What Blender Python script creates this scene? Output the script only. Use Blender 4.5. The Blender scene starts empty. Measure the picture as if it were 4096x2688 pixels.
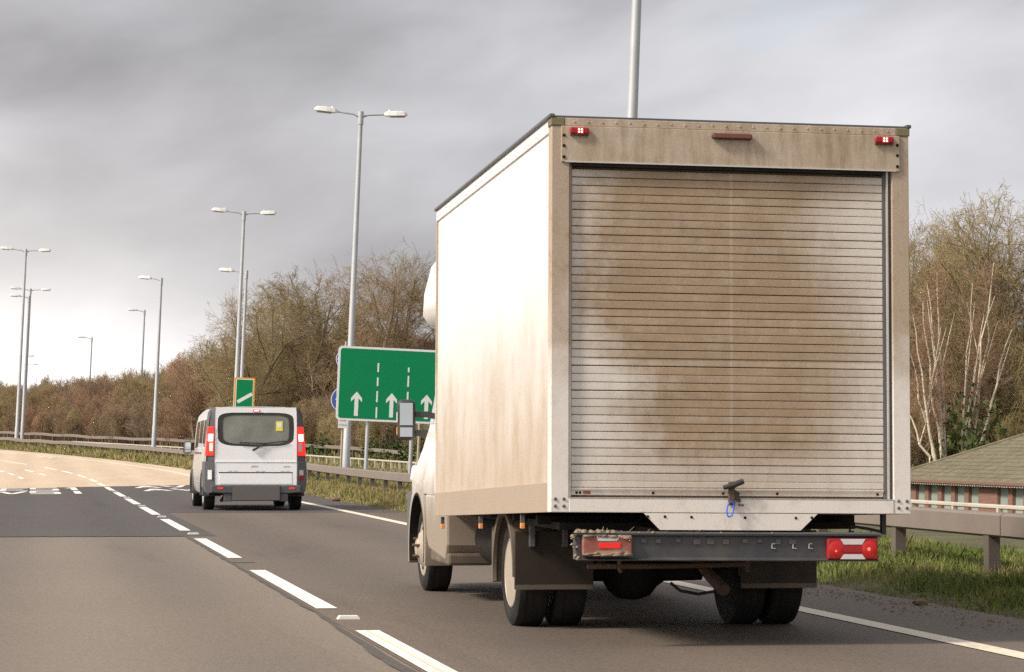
import bpy, bmesh, math, random
import numpy as np
from mathutils import Vector, Matrix, Euler

R = math.radians
sc = bpy.context.scene
C = sc.collection

# ------------------------------------------------------------------ camera
cam_d = bpy.data.cameras.new('camera')
cam = bpy.data.objects.new('camera', cam_d)
C.objects.link(cam)
sc.camera = cam
cam_d.sensor_width = 36.0
cam_d.lens = 36.0 * 10500.0 / 4096.0
cam_d.clip_start = 0.1
cam_d.clip_end = 6000
CAM_H = 1.128
YAW, PITCH, ROLL = R(10.2727), R(2.4775), 0.003
fw = Vector((math.sin(YAW) * math.cos(PITCH), math.cos(YAW) * math.cos(PITCH), math.sin(PITCH)))
rt = Vector((math.cos(YAW), -math.sin(YAW), 0))
up = rt.cross(fw)
r2 = rt * math.cos(ROLL) + up * math.sin(ROLL)
u2 = -rt * math.sin(ROLL) + up * math.cos(ROLL)
cam.matrix_world = Matrix(((r2.x, u2.x, -fw.x, 0), (r2.y, u2.y, -fw.y, 0), (r2.z, u2.z, -fw.z, CAM_H), (0, 0, 0, 1)))

# ------------------------------------------------------------------ light
SUN_AZ, SUN_EL = R(106), R(40)          # degrees to the left of the road's heading, height
SUN_DIR = Vector((-math.sin(SUN_AZ) * math.cos(SUN_EL), math.cos(SUN_AZ) * math.cos(SUN_EL), math.sin(SUN_EL)))
sun_d = bpy.data.lights.new('sun', 'SUN')
sun_d.energy = 2.05
sun_d.angle = R(10)
sun_d.color = (1.0, 0.90, 0.77)
sun = bpy.data.objects.new('sun', sun_d)
C.objects.link(sun)
sun.rotation_euler = SUN_DIR.to_track_quat('Z', 'Y').to_euler()

sc.view_settings.view_transform = 'Standard'
sc.view_settings.look = 'None'
sc.view_settings.gamma = 1.0
sc.view_settings.use_curve_mapping = False
sc.view_settings.exposure = 1.05
sc.render.engine = 'CYCLES'
sc.cycles.max_bounces = 6
sc.cycles.transparent_max_bounces = 12
sc.cycles.use_denoising = False

world = bpy.data.worlds.new('World')
sc.world = world
world.use_nodes = True
nt = world.node_tree
for n in list(nt.nodes):
    nt.nodes.remove(n)


class NB:
    """small node builder"""
    def __init__(self, tree):
        self.t = tree

    def n(self, typ, **kw):
        nd = self.t.nodes.new(typ)
        for k, v in kw.items():
            if k.startswith('_'):
                setattr(nd, k[1:], v)
        return nd

    def set(self, sock, v):
        if hasattr(v, 'is_output'):
            self.t.links.new(v, sock)
        else:
            sock.default_value = v

    def math(self, op, a, b=0.0, c=None, clamp=False):
        nd = self.t.nodes.new('ShaderNodeMath')
        nd.operation = op
        nd.use_clamp = clamp
        self.set(nd.inputs[0], a)
        self.set(nd.inputs[1], b)
        if c is not None:
            self.set(nd.inputs[2], c)
        return nd.outputs[0]

    def vmath(self, op, a, b=(0, 0, 0)):
        nd = self.t.nodes.new('ShaderNodeVectorMath')
        nd.operation = op
        self.set(nd.inputs[0], a)
        if op == 'SCALE':
            self.set(nd.inputs['Scale'], b)
        else:
            self.set(nd.inputs[1], b)
        return nd.outputs['Value'] if op in ('DOT_PRODUCT', 'LENGTH') else nd.outputs['Vector']

    def sep(self, v):
        nd = self.t.nodes.new('ShaderNodeSeparateXYZ')
        self.set(nd.inputs[0], v)
        return nd.outputs

    def comb(self, x, y, z):
        nd = self.t.nodes.new('ShaderNodeCombineXYZ')
        for s, v in zip(nd.inputs, (x, y, z)):
            self.set(s, v)
        return nd.outputs[0]

    def noise(self, vec, scale=5.0, detail=4.0, rough=0.55, dist=0.0, color=False):
        nd = self.t.nodes.new('ShaderNodeTexNoise')
        self.set(nd.inputs['Vector'], vec)
        nd.inputs['Scale'].default_value = scale
        nd.inputs['Detail'].default_value = detail
        nd.inputs['Roughness'].default_value = rough
        nd.inputs['Distortion'].default_value = dist
        return nd.outputs['Color' if color else 'Fac']

    def ramp(self, f, stops, interp='LINEAR'):
        nd = self.t.nodes.new('ShaderNodeValToRGB')
        nd.color_ramp.interpolation = interp
        el = nd.color_ramp.elements
        while len(el) < len(stops):
            el.new(0.5)
        for e, (p, c) in zip(el, stops):
            e.position = p
            e.color = (*c, 1) if len(c) == 3 else c
        self.set(nd.inputs[0], f)
        return nd.outputs[0]

    def step(self, f, a, b, lo=0.0, hi=1.0):
        nd = self.t.nodes.new('ShaderNodeMapRange')
        nd.interpolation_type = 'SMOOTHSTEP'
        self.set(nd.inputs[0], f)
        self.set(nd.inputs[1], a)
        self.set(nd.inputs[2], b)
        self.set(nd.inputs[3], lo)
        self.set(nd.inputs[4], hi)
        return nd.outputs[0]

    def mix(self, f, a, b, blend='MIX'):
        nd = self.t.nodes.new('ShaderNodeMix')
        nd.data_type = 'RGBA'
        nd.blend_type = blend
        self.set(nd.inputs['Factor'], f)
        for nm, v in (('A', a), ('B', b)):
            s = [i for i in nd.inputs if i.name == nm and i.type == 'RGBA'][0]
            if not hasattr(v, 'is_output') and len(v) == 3:
                v = (*v, 1)
            self.set(s, v)
        return [o for o in nd.outputs if o.type == 'RGBA'][0]


W = NB(nt)
tc = nt.nodes.new('ShaderNodeTexCoord')
d = W.vmath('NORMALIZE', tc.outputs['Generated'])
dx, dy, dz = W.sep(d)
sky = nt.nodes.new('ShaderNodeTexSky')
sky.sky_type = 'NISHITA'
sky.sun_disc = False
sky.sun_elevation = SUN_EL
sky.sun_rotation = -SUN_AZ
sky.altitude = 60
sky.dust_density = 2.0
nis = W.vmath('SCALE', sky.outputs[0], 0.10)
# an overcast deck: soft banks of cloud leaning up to the right
SKY_OFF = (58.3, 10.76, 30.52)
lv = W.vmath('ADD', W.comb(W.math('SUBTRACT', dx, W.math('MULTIPLY', dz, 0.75)), W.math('MULTIPLY', dy, 0.6), W.math('MULTIPLY', dz, 1.9)), SKY_OFF)
big = W.noise(lv, 4.2, 3, 0.45, 0.25)
fine = W.noise(lv, 15.0, 6, 0.55, 0.25)
cl = W.math('ADD', W.math('MULTIPLY', big, 0.82), W.math('MULTIPLY', fine, 0.18))
cloudcol = W.ramp(cl, [(0.36, (0.152, 0.150, 0.158)), (0.46, (0.232, 0.229, 0.240)), (0.56, (0.325, 0.322, 0.336)), (0.67, (0.41, 0.408, 0.423))])
# thin places where the blue shows
gap = W.step(W.noise(lv, 6.5, 4, 0.5, 0.3), 0.58, 0.74)
cloudcol = W.mix(W.math('MULTIPLY', gap, 0.18), cloudcol, nis)
# paler, warmer air toward the veiled sun and low over the land to the left
sd = W.vmath('DOT_PRODUCT', d, tuple(SUN_DIR))
glow = W.math('POWER', W.math('MAXIMUM', sd, 0.0), 3.0)
hz = W.math('POWER', W.math('SUBTRACT', 1.0, W.math('MAXIMUM', dz, 0.0), clamp=True), 20.0)
side = W.step(dx, 0.20, -0.08)
lowglow = W.math('MULTIPLY', hz, side)
cloudcol = W.mix(1.0, cloudcol, W.vmath('SCALE', W.comb(1.0, 0.93, 0.86), W.math('ADD', W.math('MULTIPLY', glow, 0.6), W.math('MULTIPLY', lowglow, 0.95))), 'ADD')
bg = nt.nodes.new('ShaderNodeBackground')
nt.links.new(cloudcol, bg.inputs[0])
bg.inputs[1].default_value = 1.0
wo = nt.nodes.new('ShaderNodeOutputWorld')
nt.links.new(bg.outputs[0], wo.inputs[0])


# ------------------------------------------------------------------ helpers
def tag(o, label=None, cat=None, group=None, kind=None):
    if label: o['label'] = label
    if cat: o['category'] = cat
    if group: o['group'] = group
    if kind: o['kind'] = kind
    return o


def empty(name, loc=(0, 0, 0), rot=(0, 0, 0), label=None, cat=None, group=None):
    o = bpy.data.objects.new(name, None)
    o.empty_display_size = 0.2
    C.objects.link(o)
    o.location = loc
    o.rotation_euler = rot
    return tag(o, label, cat, group)


class MB:
    def __init__(self):
        self.v = []
        self.f = []

    def add(self, vs, fs):
        k = len(self.v)
        self.v += [tuple(p) for p in vs]
        self.f += [tuple(i + k for i in f) for f in fs]
        return self

    def box(self, x0, x1, y0, y1, z0, z1):
        return self.add([(x0, y0, z0), (x1, y0, z0), (x1, y1, z0), (x0, y1, z0), (x0, y0, z1), (x1, y0, z1), (x1, y1, z1), (x0, y1, z1)],
                        [(0, 3, 2, 1), (4, 5, 6, 7), (0, 1, 5, 4), (1, 2, 6, 5), (2, 3, 7, 6), (3, 0, 4, 7)])

    def prism(self, poly, a0, a1, ax='y'):
        """poly: 2D points; extruded along ax from a0 to a1. ax y: (x,z); ax x: (y,z); ax z: (x,y)"""
        def p3(p, a):
            return {'y': (p[0], a, p[1]), 'x': (a, p[0], p[1]), 'z': (p[0], p[1], a)}[ax]
        n = len(poly)
        return self.add([p3(p, a0) for p in poly] + [p3(p, a1) for p in poly],
                        [tuple(range(n)), tuple(range(2 * n - 1, n - 1, -1))] + [(i, i + n, (i + 1) % n + n, (i + 1) % n) for i in range(n)])

    def tube(self, pts, rad, n=8, caps=True):
        pts = [Vector(p) for p in pts]
        if not hasattr(rad, '__len__'):
            rad = [rad] * len(pts)
        vs = []
        a = None
        for i, p in enumerate(pts):
            t = (pts[min(i + 1, len(pts) - 1)] - pts[max(i - 1, 0)]).normalized()
            if a is None:
                a = t.orthogonal().normalized()
            else:
                a = (a - t * a.dot(t)).normalized()
            b = t.cross(a)
            for k in range(n):
                w = 2 * math.pi * k / n
                vs.append(p + (a * math.cos(w) + b * math.sin(w)) * rad[i])
        fs = []
        for i in range(len(pts) - 1):
            for k in range(n):
                fs.append((i * n + k, i * n + (k + 1) % n, (i + 1) * n + (k + 1) % n, (i + 1) * n + k))
        if caps:
            fs.append(tuple(range(n - 1, -1, -1)))
            fs.append(tuple((len(pts) - 1) * n + k for k in range(n)))
        return self.add(vs, fs)

    def lathe(self, prof, c, ax='x', n=28):
        """prof: (axial, radius) list; closed rings around axis through c"""
        vs = []
        for a, r in prof:
            for k in range(n):
                w = 2 * math.pi * k / n
                q = {'x': (a, r * math.cos(w), r * math.sin(w)), 'y': (r * math.cos(w), a, r * math.sin(w)), 'z': (r * math.cos(w), r * math.sin(w), a)}[ax]
                vs.append((c[0] + q[0], c[1] + q[1], c[2] + q[2]))
        fs = []
        for i in range(len(prof) - 1):
            for k in range(n):
                fs.append((i * n + k, i * n + (k + 1) % n, (i + 1) * n + (k + 1) % n, (i + 1) * n + k))
        fs.append(tuple(range(n - 1, -1, -1)))
        fs.append(tuple((len(prof) - 1) * n + k for k in range(n)))
        return self.add(vs, fs)

    def loft(self, rings, skip=None, closed=False, cap0=False, cap1=False):
        n = len(rings[0])
        fs = []
        for i in range(len(rings) - 1):
            for k in range(n if closed else n - 1):
                if skip and skip(i, k):
                    continue
                fs.append((i * n + k, i * n + (k + 1) % n, (i + 1) * n + (k + 1) % n, (i + 1) * n + k))
        if cap0: fs.append(tuple(range(n - 1, -1, -1)))
        if cap1: fs.append(tuple((len(rings) - 1) * n + k for k in range(n)))
        return self.add([p for r in rings for p in r], fs)

    def mesh(self, name, mat, smooth=False):
        me = bpy.data.meshes.new(name)
        me.from_pydata(self.v, [], self.f)
        bm = bmesh.new()
        bm.from_mesh(me)
        bmesh.ops.recalc_face_normals(bm, faces=bm.faces)
        bm.to_mesh(me)
        bm.free()
        if mat: me.materials.append(mat)
        if smooth:
            me.polygons.foreach_set('use_smooth', [True] * len(me.polygons))
            if smooth != 'all':
                me.set_sharp_from_angle(angle=R(38))
        return me

    def build(self, name, mat, parent=None, smooth=False, bevel=0.0, M=None, seg=2):
        o = bpy.data.objects.new(name, self.mesh(name, mat, smooth))
        C.objects.link(o)
        if parent: o.parent = parent
        if M is not None: o.matrix_local = M
        if bevel:
            b = o.modifiers.new('bevel', 'BEVEL')
            b.width = bevel
            b.segments = seg
            b.limit_method = 'ANGLE'
            b.angle_limit = R(40)
        return o


def copy_to(o, parent=None, loc=None, rot=None, scale=None, label=None):
    c = o.copy()
    C.objects.link(c)
    c.parent = parent
    if loc is not None: c.location = loc
    if rot is not None: c.rotation_euler = rot
    if scale is not None: c.scale = scale
    if label: c['label'] = label
    return c


def copy_tree(o, parent=None, loc=None, rot=None, scale=None, label=None):
    c = copy_to(o, parent, loc, rot, scale, label)
    for ch in list(o.children):
        copy_tree(ch, c)
    return c


# ------------------------------------------------------------------ materials
def mat_new(name):
    m = bpy.data.materials.new(name)
    m.use_nodes = True
    t = m.node_tree
    b = t.nodes['Principled BSDF']
    return m, NB(t), b


def bump(N, b, h, dist=0.01, strength=0.5):
    bp = N.t.nodes.new('ShaderNodeBump')
    bp.inputs['Strength'].default_value = strength
    bp.inputs['Distance'].default_value = dist
    N.t.links.new(h, bp.inputs['Height'])
    N.t.links.new(bp.outputs[0], b.inputs['Normal'])


def pos(N):
    return N.t.nodes.new('ShaderNodeNewGeometry').outputs['Position']


def objco(N, ref=None):
    t = N.t.nodes.new('ShaderNodeTexCoord')
    if ref: t.object = ref
    return t.outputs['Object']


def simple(name, col, rough=0.5, metal=0.0, var=0.15, scale=6.0, spec=0.5, dirt=None, dirt_amt=0.4, coat=0.0):
    """plain coloured stuff with uneven tone and a film of grime"""
    m, N, b = mat_new(name)
    v = objco(N)
    n1 = N.noise(v, scale, 5, 0.6)
    k = N.math('ADD', 1.0 - var, N.math('MULTIPLY', n1, 2 * var))
    c = N.vmath('SCALE', N.comb(*col), k)
    if dirt:
        n2 = N.step(N.noise(v, scale * 0.45, 6, 0.65, 0.3), 0.4, 0.75)
        c = N.mix(N.math('MULTIPLY', n2, dirt_amt), c, dirt)
    N.set(b.inputs['Base Color'], c)
    N.set(b.inputs['Roughness'], N.math('ADD', rough - 0.06, N.math('MULTIPLY', n1, 0.12)))
    b.inputs['Metallic'].default_value = metal
    b.inputs['Specular IOR Level'].default_value = spec
    b.inputs['Coat Weight'].default_value = coat
    return m


def emit(name, col, strength, base=None):
    m, N, b = mat_new(name)
    b.inputs['Base Color'].default_value = (*(base or col), 1)
    b.inputs['Emission Color'].default_value = (*col, 1)
    b.inputs['Emission Strength'].default_value = strength
    b.inputs['Roughness'].default_value = 0.25
    return m


def asphalt(name, col, warm=0.0, seed=0.0, dark_tracks=0.12):
    m, N, b = mat_new(name)
    p = pos(N)
    sh = N.vmath('ADD', p, (seed, seed * 0.7, 0))
    st = N.vmath('MULTIPLY', sh, (1.0, 0.16, 1.0))
    fine = N.noise(sh, 34, 3, 0.7)
    grit = N.noise(sh, 120, 2, 0.6)
    large = N.noise(st, 0.8, 5, 0.6)
    blot = N.noise(sh, 0.22, 4, 0.55)
    k = N.math('ADD', -0.30, N.math('ADD', N.math('MULTIPLY', fine, 1.35), N.math('MULTIPLY', large, 0.24)))
    k = N.math('ADD', k, N.math('ADD', N.math('MULTIPLY', blot, 0.20), N.math('MULTIPLY', grit, 1.15)))
    k = N.math('MULTIPLY', k, 0.84)
    mid = N.noise(sh, 7.0, 5, 0.65)
    k = N.math('MULTIPLY', k, N.math('ADD', 0.86, N.math('MULTIPLY', mid, 0.28)))
    chip = N.step(N.noise(sh, 95, 1, 0.5), 0.64, 0.72)
    k = N.math('ADD', k, N.math('MULTIPLY', chip, 0.45))
    tarry = N.step(N.noise(N.vmath('MULTIPLY', sh, (1.3, 0.10, 1.0)), 1.1, 6, 0.6, 0.4), 0.56, 0.74)
    k = N.math('MULTIPLY', k, N.math('SUBTRACT', 1.0, N.math('MULTIPLY', tarry, 0.16)))
    # polished / oily wheel paths down each lane
    x = N.sep(p)[0]
    ph = N.math('COSINE', N.math('MULTIPLY', N.math('SUBTRACT', x, 2.03), 2 * math.pi / 1.68))
    k = N.math('MULTIPLY', k, N.math('ADD', 1.0, N.math('MULTIPLY', ph, dark_tracks)))
    c = N.vmath('SCALE', N.comb(*col), k)
    N.set(b.inputs['Base Color'], c)
    b.inputs['Roughness'].default_value = 0.72
    b.inputs['Specular IOR Level'].default_value = 0.35
    bump(N, b, N.math('ADD', fine, grit), 0.006, 0.7)
    return m


def paint_mat(name, col, wear=0.35):
    m, N, b = mat_new(name)
    p = pos(N)
    n1 = N.noise(p, 22, 5, 0.7)
    n2 = N.noise(N.vmath('MULTIPLY', p, (1, 0.2, 1)), 2.2, 4, 0.6)
    f = N.math('MULTIPLY', N.step(N.math('ADD', N.math('MULTIPLY', n1, 0.7), N.math('MULTIPLY', n2, 0.5)), 0.56, 0.86), wear)
    N.set(b.inputs['Base Color'], N.mix(f, col, (0.20, 0.18, 0.16)))
    b.inputs['Roughness'].default_value = 0.6
    return m


M_ASPH = asphalt('worn_asphalt', (0.178, 0.147, 0.119))
M_ASPH_R = asphalt('worn_asphalt_outer_lane', (0.128, 0.102, 0.082), seed=19.0, dark_tracks=0.08)
M_ASPH_NEW = asphalt('dark_asphalt', (0.078, 0.069, 0.064), seed=7.0, dark_tracks=0.05)
M_BUFF = asphalt('buff_surfacing', (0.53, 0.415, 0.30), seed=3.0, dark_tracks=0.05)
M_LINE = paint_mat('line_paint', (0.80, 0.76, 0.70))
M_LINE_OLD = paint_mat('yellowed_line_paint', (0.74, 0.66, 0.52), 0.45)
M_BITUMEN = asphalt('bitumen_seam', (0.085, 0.077, 0.07), seed=11.0, dark_tracks=0.0)
M_STUD = simple('stud_white', (0.75, 0.74, 0.72), 0.4)
M_STEEL_OLD = simple('grimy_barrier_steel', (0.205, 0.168, 0.142), 0.62, 0.0, 0.16, 3.0, dirt=(0.22, 0.17, 0.13), dirt_amt=0.45)
M_POST_OLD = simple('grimy_barrier_post', (0.13, 0.105, 0.085), 0.7, 0.0, 0.25, 5.0, dirt=(0.09, 0.07, 0.055), dirt_amt=0.6)
M_RAIL_PALE = simple('pale_rail_steel', (0.50, 0.45, 0.38), 0.55, 0.0, 0.12, 3.0)
M_GALV = simple('galvanised_steel', (0.46, 0.48, 0.50), 0.5, 0.25, 0.16, 1.6, dirt=(0.30, 0.29, 0.27), dirt_amt=0.35)
M_GALV_TAN = simple('weathered_post', (0.40, 0.33, 0.25), 0.65, 0.0, 0.15, 3.0)
M_LUMIN = simple('luminaire_white', (0.78, 0.77, 0.75), 0.45)
M_LUMLENS = simple('luminaire_lens', (0.36, 0.37, 0.38), 0.25)
M_SIGN_GREEN = simple('sign_green', (0.0, 0.235, 0.085), 0.55, 0.0, 0.08, 2.0, spec=0.25)
M_SIGN_WHITE = simple('sign_white', (0.82, 0.82, 0.82), 0.4, 0.0, 0.05, 2.0)
M_SIGN_ORANGE = simple('sign_orange', (0.78, 0.37, 0.03), 0.45, 0.0, 0.05, 2.0)
M_SIGN_BLUE = simple('sign_blue', (0.06, 0.12, 0.46), 0.42, 0.0, 0.05, 2.0)
M_SIGN_BLACK = simple('sign_black', (0.03, 0.03, 0.03), 0.5)
M_TYRE = simple('tyre_rubber', (0.014, 0.0135, 0.0135), 0.85, 0.0, 0.25, 9.0, spec=0.3, dirt=(0.07, 0.058, 0.048), dirt_amt=0.3)
M_RIM = simple('dusty_steel_rim', (0.42, 0.36, 0.29), 0.55, 0.1, 0.15, 6.0, dirt=(0.25, 0.19, 0.13), dirt_amt=0.5)
M_BLACKPL = simple('black_plastic', (0.028, 0.028, 0.029), 0.5, 0.0, 0.2, 5.0, dirt=(0.14, 0.115, 0.09), dirt_amt=0.3)
M_GREYPL = simple('grey_plastic', (0.085, 0.088, 0.095), 0.55, 0.0, 0.15, 4.0, dirt=(0.17, 0.15, 0.13), dirt_amt=0.3)
M_CHASSIS = simple('chassis_black', (0.016, 0.014, 0.012), 0.85, 0.0, 0.3, 5.0, spec=0.2, dirt=(0.06, 0.044, 0.032), dirt_amt=0.5)
M_FLAP = simple('muddy_flap', (0.04, 0.031, 0.025), 0.9, 0.0, 0.3, 3.5, spec=0.2, dirt=(0.10, 0.078, 0.057), dirt_amt=0.6)
M_MUDDY = simple('muddy_guard', (0.105, 0.082, 0.06), 0.8, 0.0, 0.25, 4.0, dirt=(0.21, 0.165, 0.12), dirt_amt=0.7)
M_RUST = simple('rusty_iron', (0.11, 0.065, 0.04), 0.8, 0.0, 0.3, 10.0)
M_ALU = simple('aluminium_trim', (0.60, 0.575, 0.54), 0.45, 0.35, 0.1, 3.0, dirt=(0.42, 0.34, 0.25), dirt_amt=0.3)
M_MIRROR = simple('mirror_glass', (0.52, 0.56, 0.57), 0.06, 1.0, 0.05, 2.0)
M_AMBER = emit('amber_marker', (1.0, 0.36, 0.10), 0.12, (0.55, 0.22, 0.07))
M_RED = simple('red_lens', (0.33, 0.010, 0.014), 0.2, 0.0, 0.15, 14.0)
M_RED_SOFT = emit('softly_lit_lens', (1.0, 0.03, 0.02), 0.07, (0.36, 0.010, 0.010))
M_RED_LIT = emit('lit_red_lens', (1.0, 0.03, 0.025), 0.16, (0.6, 0.01, 0.01))
M_RED_HOT = emit('brake_bulb', (1.0, 0.12, 0.07), 0.9, (0.8, 0.1, 0.1))
M_BRAKE = emit('van_brake_lamp', (1.0, 0.03, 0.02), 0.38, (0.5, 0.012, 0.012))
M_BRAKE_HOT = emit('van_brake_bulb', (1.0, 0.55, 0.45), 2.2, (0.8, 0.3, 0.25))
M_LED = emit('led_dots', (1.0, 0.40, 0.30), 3.0, (0.9, 0.2, 0.2))
M_RED_DIRTY = simple('muddy_red_lens', (0.25, 0.05, 0.04), 0.5, 0.0, 0.2, 9.0, dirt=(0.36, 0.28, 0.20), dirt_amt=0.95)
M_CLEARLENS = simple('clear_lens', (0.60, 0.59, 0.58), 0.25, 0.0, 0.15, 12.0)
M_MUD = simple('dry_mud', (0.24, 0.185, 0.13), 0.95, 0.0, 0.3, 16.0)
M_STRAW = simple('caught_straw', (0.33, 0.26, 0.17), 0.95, 0.0, 0.3, 20.0)
M_BLUEMETAL = simple('blue_clip', (0.03, 0.16, 0.75), 0.3, 0.4)
M_CABLE = simple('cable_black', (0.02, 0.02, 0.02), 0.6)


def glass(name, tint, refl=0.12, density=0.5):
    m, N, b = mat_new(name)
    t = N.t
    tr = t.nodes.new('ShaderNodeBsdfTransparent')
    tr.inputs[0].default_value = (*tint, 1)
    gl = t.nodes.new('ShaderNodeBsdfGlossy')
    gl.inputs['Roughness'].default_value = 0.06
    gl.inputs['Color'].default_value = (0.9, 0.9, 0.9, 1)
    df = t.nodes.new('ShaderNodeBsdfDiffuse')
    df.inputs[0].default_value = (0.38, 0.385, 0.32, 1)  # pale haze mixed into the pane, in place of light from inside
    fr = t.nodes.new('ShaderNodeFresnel')
    fr.inputs[0].default_value = 1.5
    n = N.noise(objco(N), 3.0, 4, 0.6)
    m0 = t.nodes.new('ShaderNodeMixShader')
    N.set(m0.inputs[0], N.math('MULTIPLY', N.math('ADD', 0.35, N.math('MULTIPLY', n, 1.3)), density, clamp=True))
    t.links.new(tr.outputs[0], m0.inputs[1])
    t.links.new(df.outputs[0], m0.inputs[2])
    mx = t.nodes.new('ShaderNodeMixShader')
    N.set(mx.inputs[0], N.math('ADD', refl * 0.4, N.math('MULTIPLY', fr.outputs[0], 1.0), clamp=True))
    t.links.new(m0.outputs[0], mx.inputs[1])
    t.links.new(gl.outputs[0], mx.inputs[2])
    t.links.new(mx.outputs[0], t.nodes['Material Output'].inputs[0])
    return m


M_GLASS = glass('vehicle_glass', (0.66, 0.71, 0.65), 0.10, 0.50)
M_GLASS_MID = glass('side_glass', (0.42, 0.46, 0.44), 0.12, 0.15)
M_GLASS_DARK = glass('tinted_glass', (0.10, 0.11, 0.11), 0.14, 0.15)


# ------------------------------------------------------------------ the road's line (bends left and climbs)
def shift(s):
    if s < 80: return 0.0, 0.0
    q = min(s, 178.0)
    v, dv = 2.32e-4 * (q - 80) ** 2.4, 2.4 * 2.32e-4 * (q - 80) ** 1.4
    return v + dv * (s - q), dv


def Zc(s):
    if s < 82: return 0.0
    q = min(s, 178.0)
    return 5.43e-4 * (q - 82) ** 1.69 + 1.69 * 5.43e-4 * (q - 82) ** 0.69 * (s - q)


def sst(a, b, x):
    t = min(1, max(0, (x - a) / (b - a)))
    return t * t * (3 - 2 * t)


def sup(s):
    return 0.042 * sst(55, 105, s)


def XY(s, o):
    v, dv = shift(s)
    n = math.hypot(1, dv)
    return 2.03 - v + o / n, s + o * dv / n


def zr(s, o):
    return Zc(s) + sup(s) * max(-8, min(o, 6.0))


def P(s, o, dz=0.0):
    x, y = XY(s, o)
    return Vector((x, y, zr(s, o) + dz))


def interp(x, tab):
    if x <= tab[0][0]: return tab[0][1]
    for (a, va), (b, vb) in zip(tab, tab[1:]):
        if x <= b: return va + (vb - va) * (x - a) / (b - a)
    return tab[-1][1]


VERGE = [(4.3, -0.05), (4.5, 0.005), (4.75, 0.05), (5.75, 0.105), (9.5, 0.10), (12, 0.0), (14.3, -0.42), (18.9, -0.42), (19.5, -0.1), (21, 0.05), (26, 0.7), (34, 0.9), (46, -0.5), (90, -1.0)]
VERGE_R = [(4.3, -0.05), (4.5, 0.005), (4.75, 0.05), (5.75, 0.105), (9.5, 0.08), (12, -0.08), (14.3, -0.42), (18.9, -0.44), (21, -0.75), (27, -1.7), (36, -2.6), (90, -2.7)]


def gz(s, o):
    b = sst(112, 140, s - max(0, o - 20) * 1.3)
    rel = interp(o, VERGE) * b + interp(o, VERGE_R) * (1 - b)
    far = sst(20, 40, o)
    base = zr(s, o)
    if o > 20: base = base * (1 - far * (1 - b))
    return base + rel


def strip(name, mat, ss, os_, zf, parent=None, kind=None):
    n = len(os_)
    vs = []
    for s in ss:
        for o in os_:
            x, y = XY(s, o)
            vs.append((x, y, zf(s, o)))
    fs = [(i * n + k, i * n + k + 1, (i + 1) * n + k + 1, (i + 1) * n + k) for i in range(len(ss) - 1) for k in range(n - 1)]
    m = MB().add(vs, fs)
    o = m.build(name, mat, parent, smooth='all')
    if kind: o['kind'] = kind
    return o


def srange(a, b, d):
    n = max(1, int(round((b - a) / d)))
    return [a + (b - a) * i / n for i in range(n + 1)]


# ground: soil sheet to the horizon, verge, then the carriageway on top
def soil_mat():
    m, N, b = mat_new('soil_and_turf')
    p = pos(N)
    n1 = N.noise(p, 1.2, 6, 0.65)
    n2 = N.noise(p, 14, 4, 0.7)
    f = N.math('ADD', N.math('MULTIPLY', n1, 0.65), N.math('MULTIPLY', n2, 0.35))
    c = N.ramp(f, [(0.32, (0.045, 0.034, 0.022)), (0.47, (0.085, 0.075, 0.035)), (0.58, (0.10, 0.105, 0.038)), (0.72, (0.16, 0.135, 0.065))])
    N.set(b.inputs['Base Color'], c)
    b.inputs['Roughness'].default_value = 0.95
    bump(N, b, n2, 0.05, 0.8)
    return m


M_SOIL = soil_mat()
g = MB()
g.add([(-3000, -3000, -3.4), (3000, -3000, -3.4), (3000, 3000, -3.4), (-3000, 3000, -3.4)], [(0, 1, 2, 3)])
ground = tag(g.build('ground', M_SOIL), 'dull green and brown land beyond the road', 'ground', kind='structure')
verge = strip('verge', M_SOIL, srange(-40, 290, 3), [4.3, 4.5, 4.75, 5.3, 5.75, 7, 9.5, 12, 14.3, 16, 18.9, 19.5, 21, 23.5, 26, 30, 34, 40, 46, 60, 90], gz)
tag(verge, 'grassy central reservation and bank beside the road', 'verge', kind='structure')
verge_l = strip('verge_left', M_SOIL, srange(-40, 290, 5), [-60, -40, -20, -13, -9.5], lambda s, o: zr(s, max(o, -9)) - 0.05 + 0.02 * (-9.5 - o))
tag(verge_l, 'grassy bank on the near side of the road', 'verge', kind='structure')

road = strip('road', M_ASPH, srange(-40, 290, 2.5), [-9.6, -5, -1.6, 2, 4.9], zr)
tag(road, 'worn grey dual carriageway bending left uphill', 'road', kind='structure')
# dark relaid patch: nearer in the camera's lane than in the lorry's, with a narrow tongue under the lane line
z4 = lambda s, o: zr(s, o) + 0.004
strip('outer_lane_surface', M_ASPH_R, srange(-40, 34.0, 2.5), [-0.10, 2, 4.9], z4, road)
strip('outer_lane_surface', M_ASPH_R, srange(34.0, 46.6, 2.5), [0.28, 2, 4.9], z4, road)
strip('dark_asphalt_patch', M_ASPH_NEW, [34.0, 46.6], [-9.6, -4, 0.28], z4, road)
strip('dark_asphalt_patch', M_ASPH_NEW, srange(46.6, 78.2, 4), [-9.6, -4, 0.28, 4.9], z4, road)
strip('buff_surfacing', M_BUFF, srange(78.2, 288, 2), [-9.6, -5, -1.6, 2, 4.55], z4, road)
# ragged tar-sealed joints along the patch ends
rj = random.Random(41)


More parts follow.
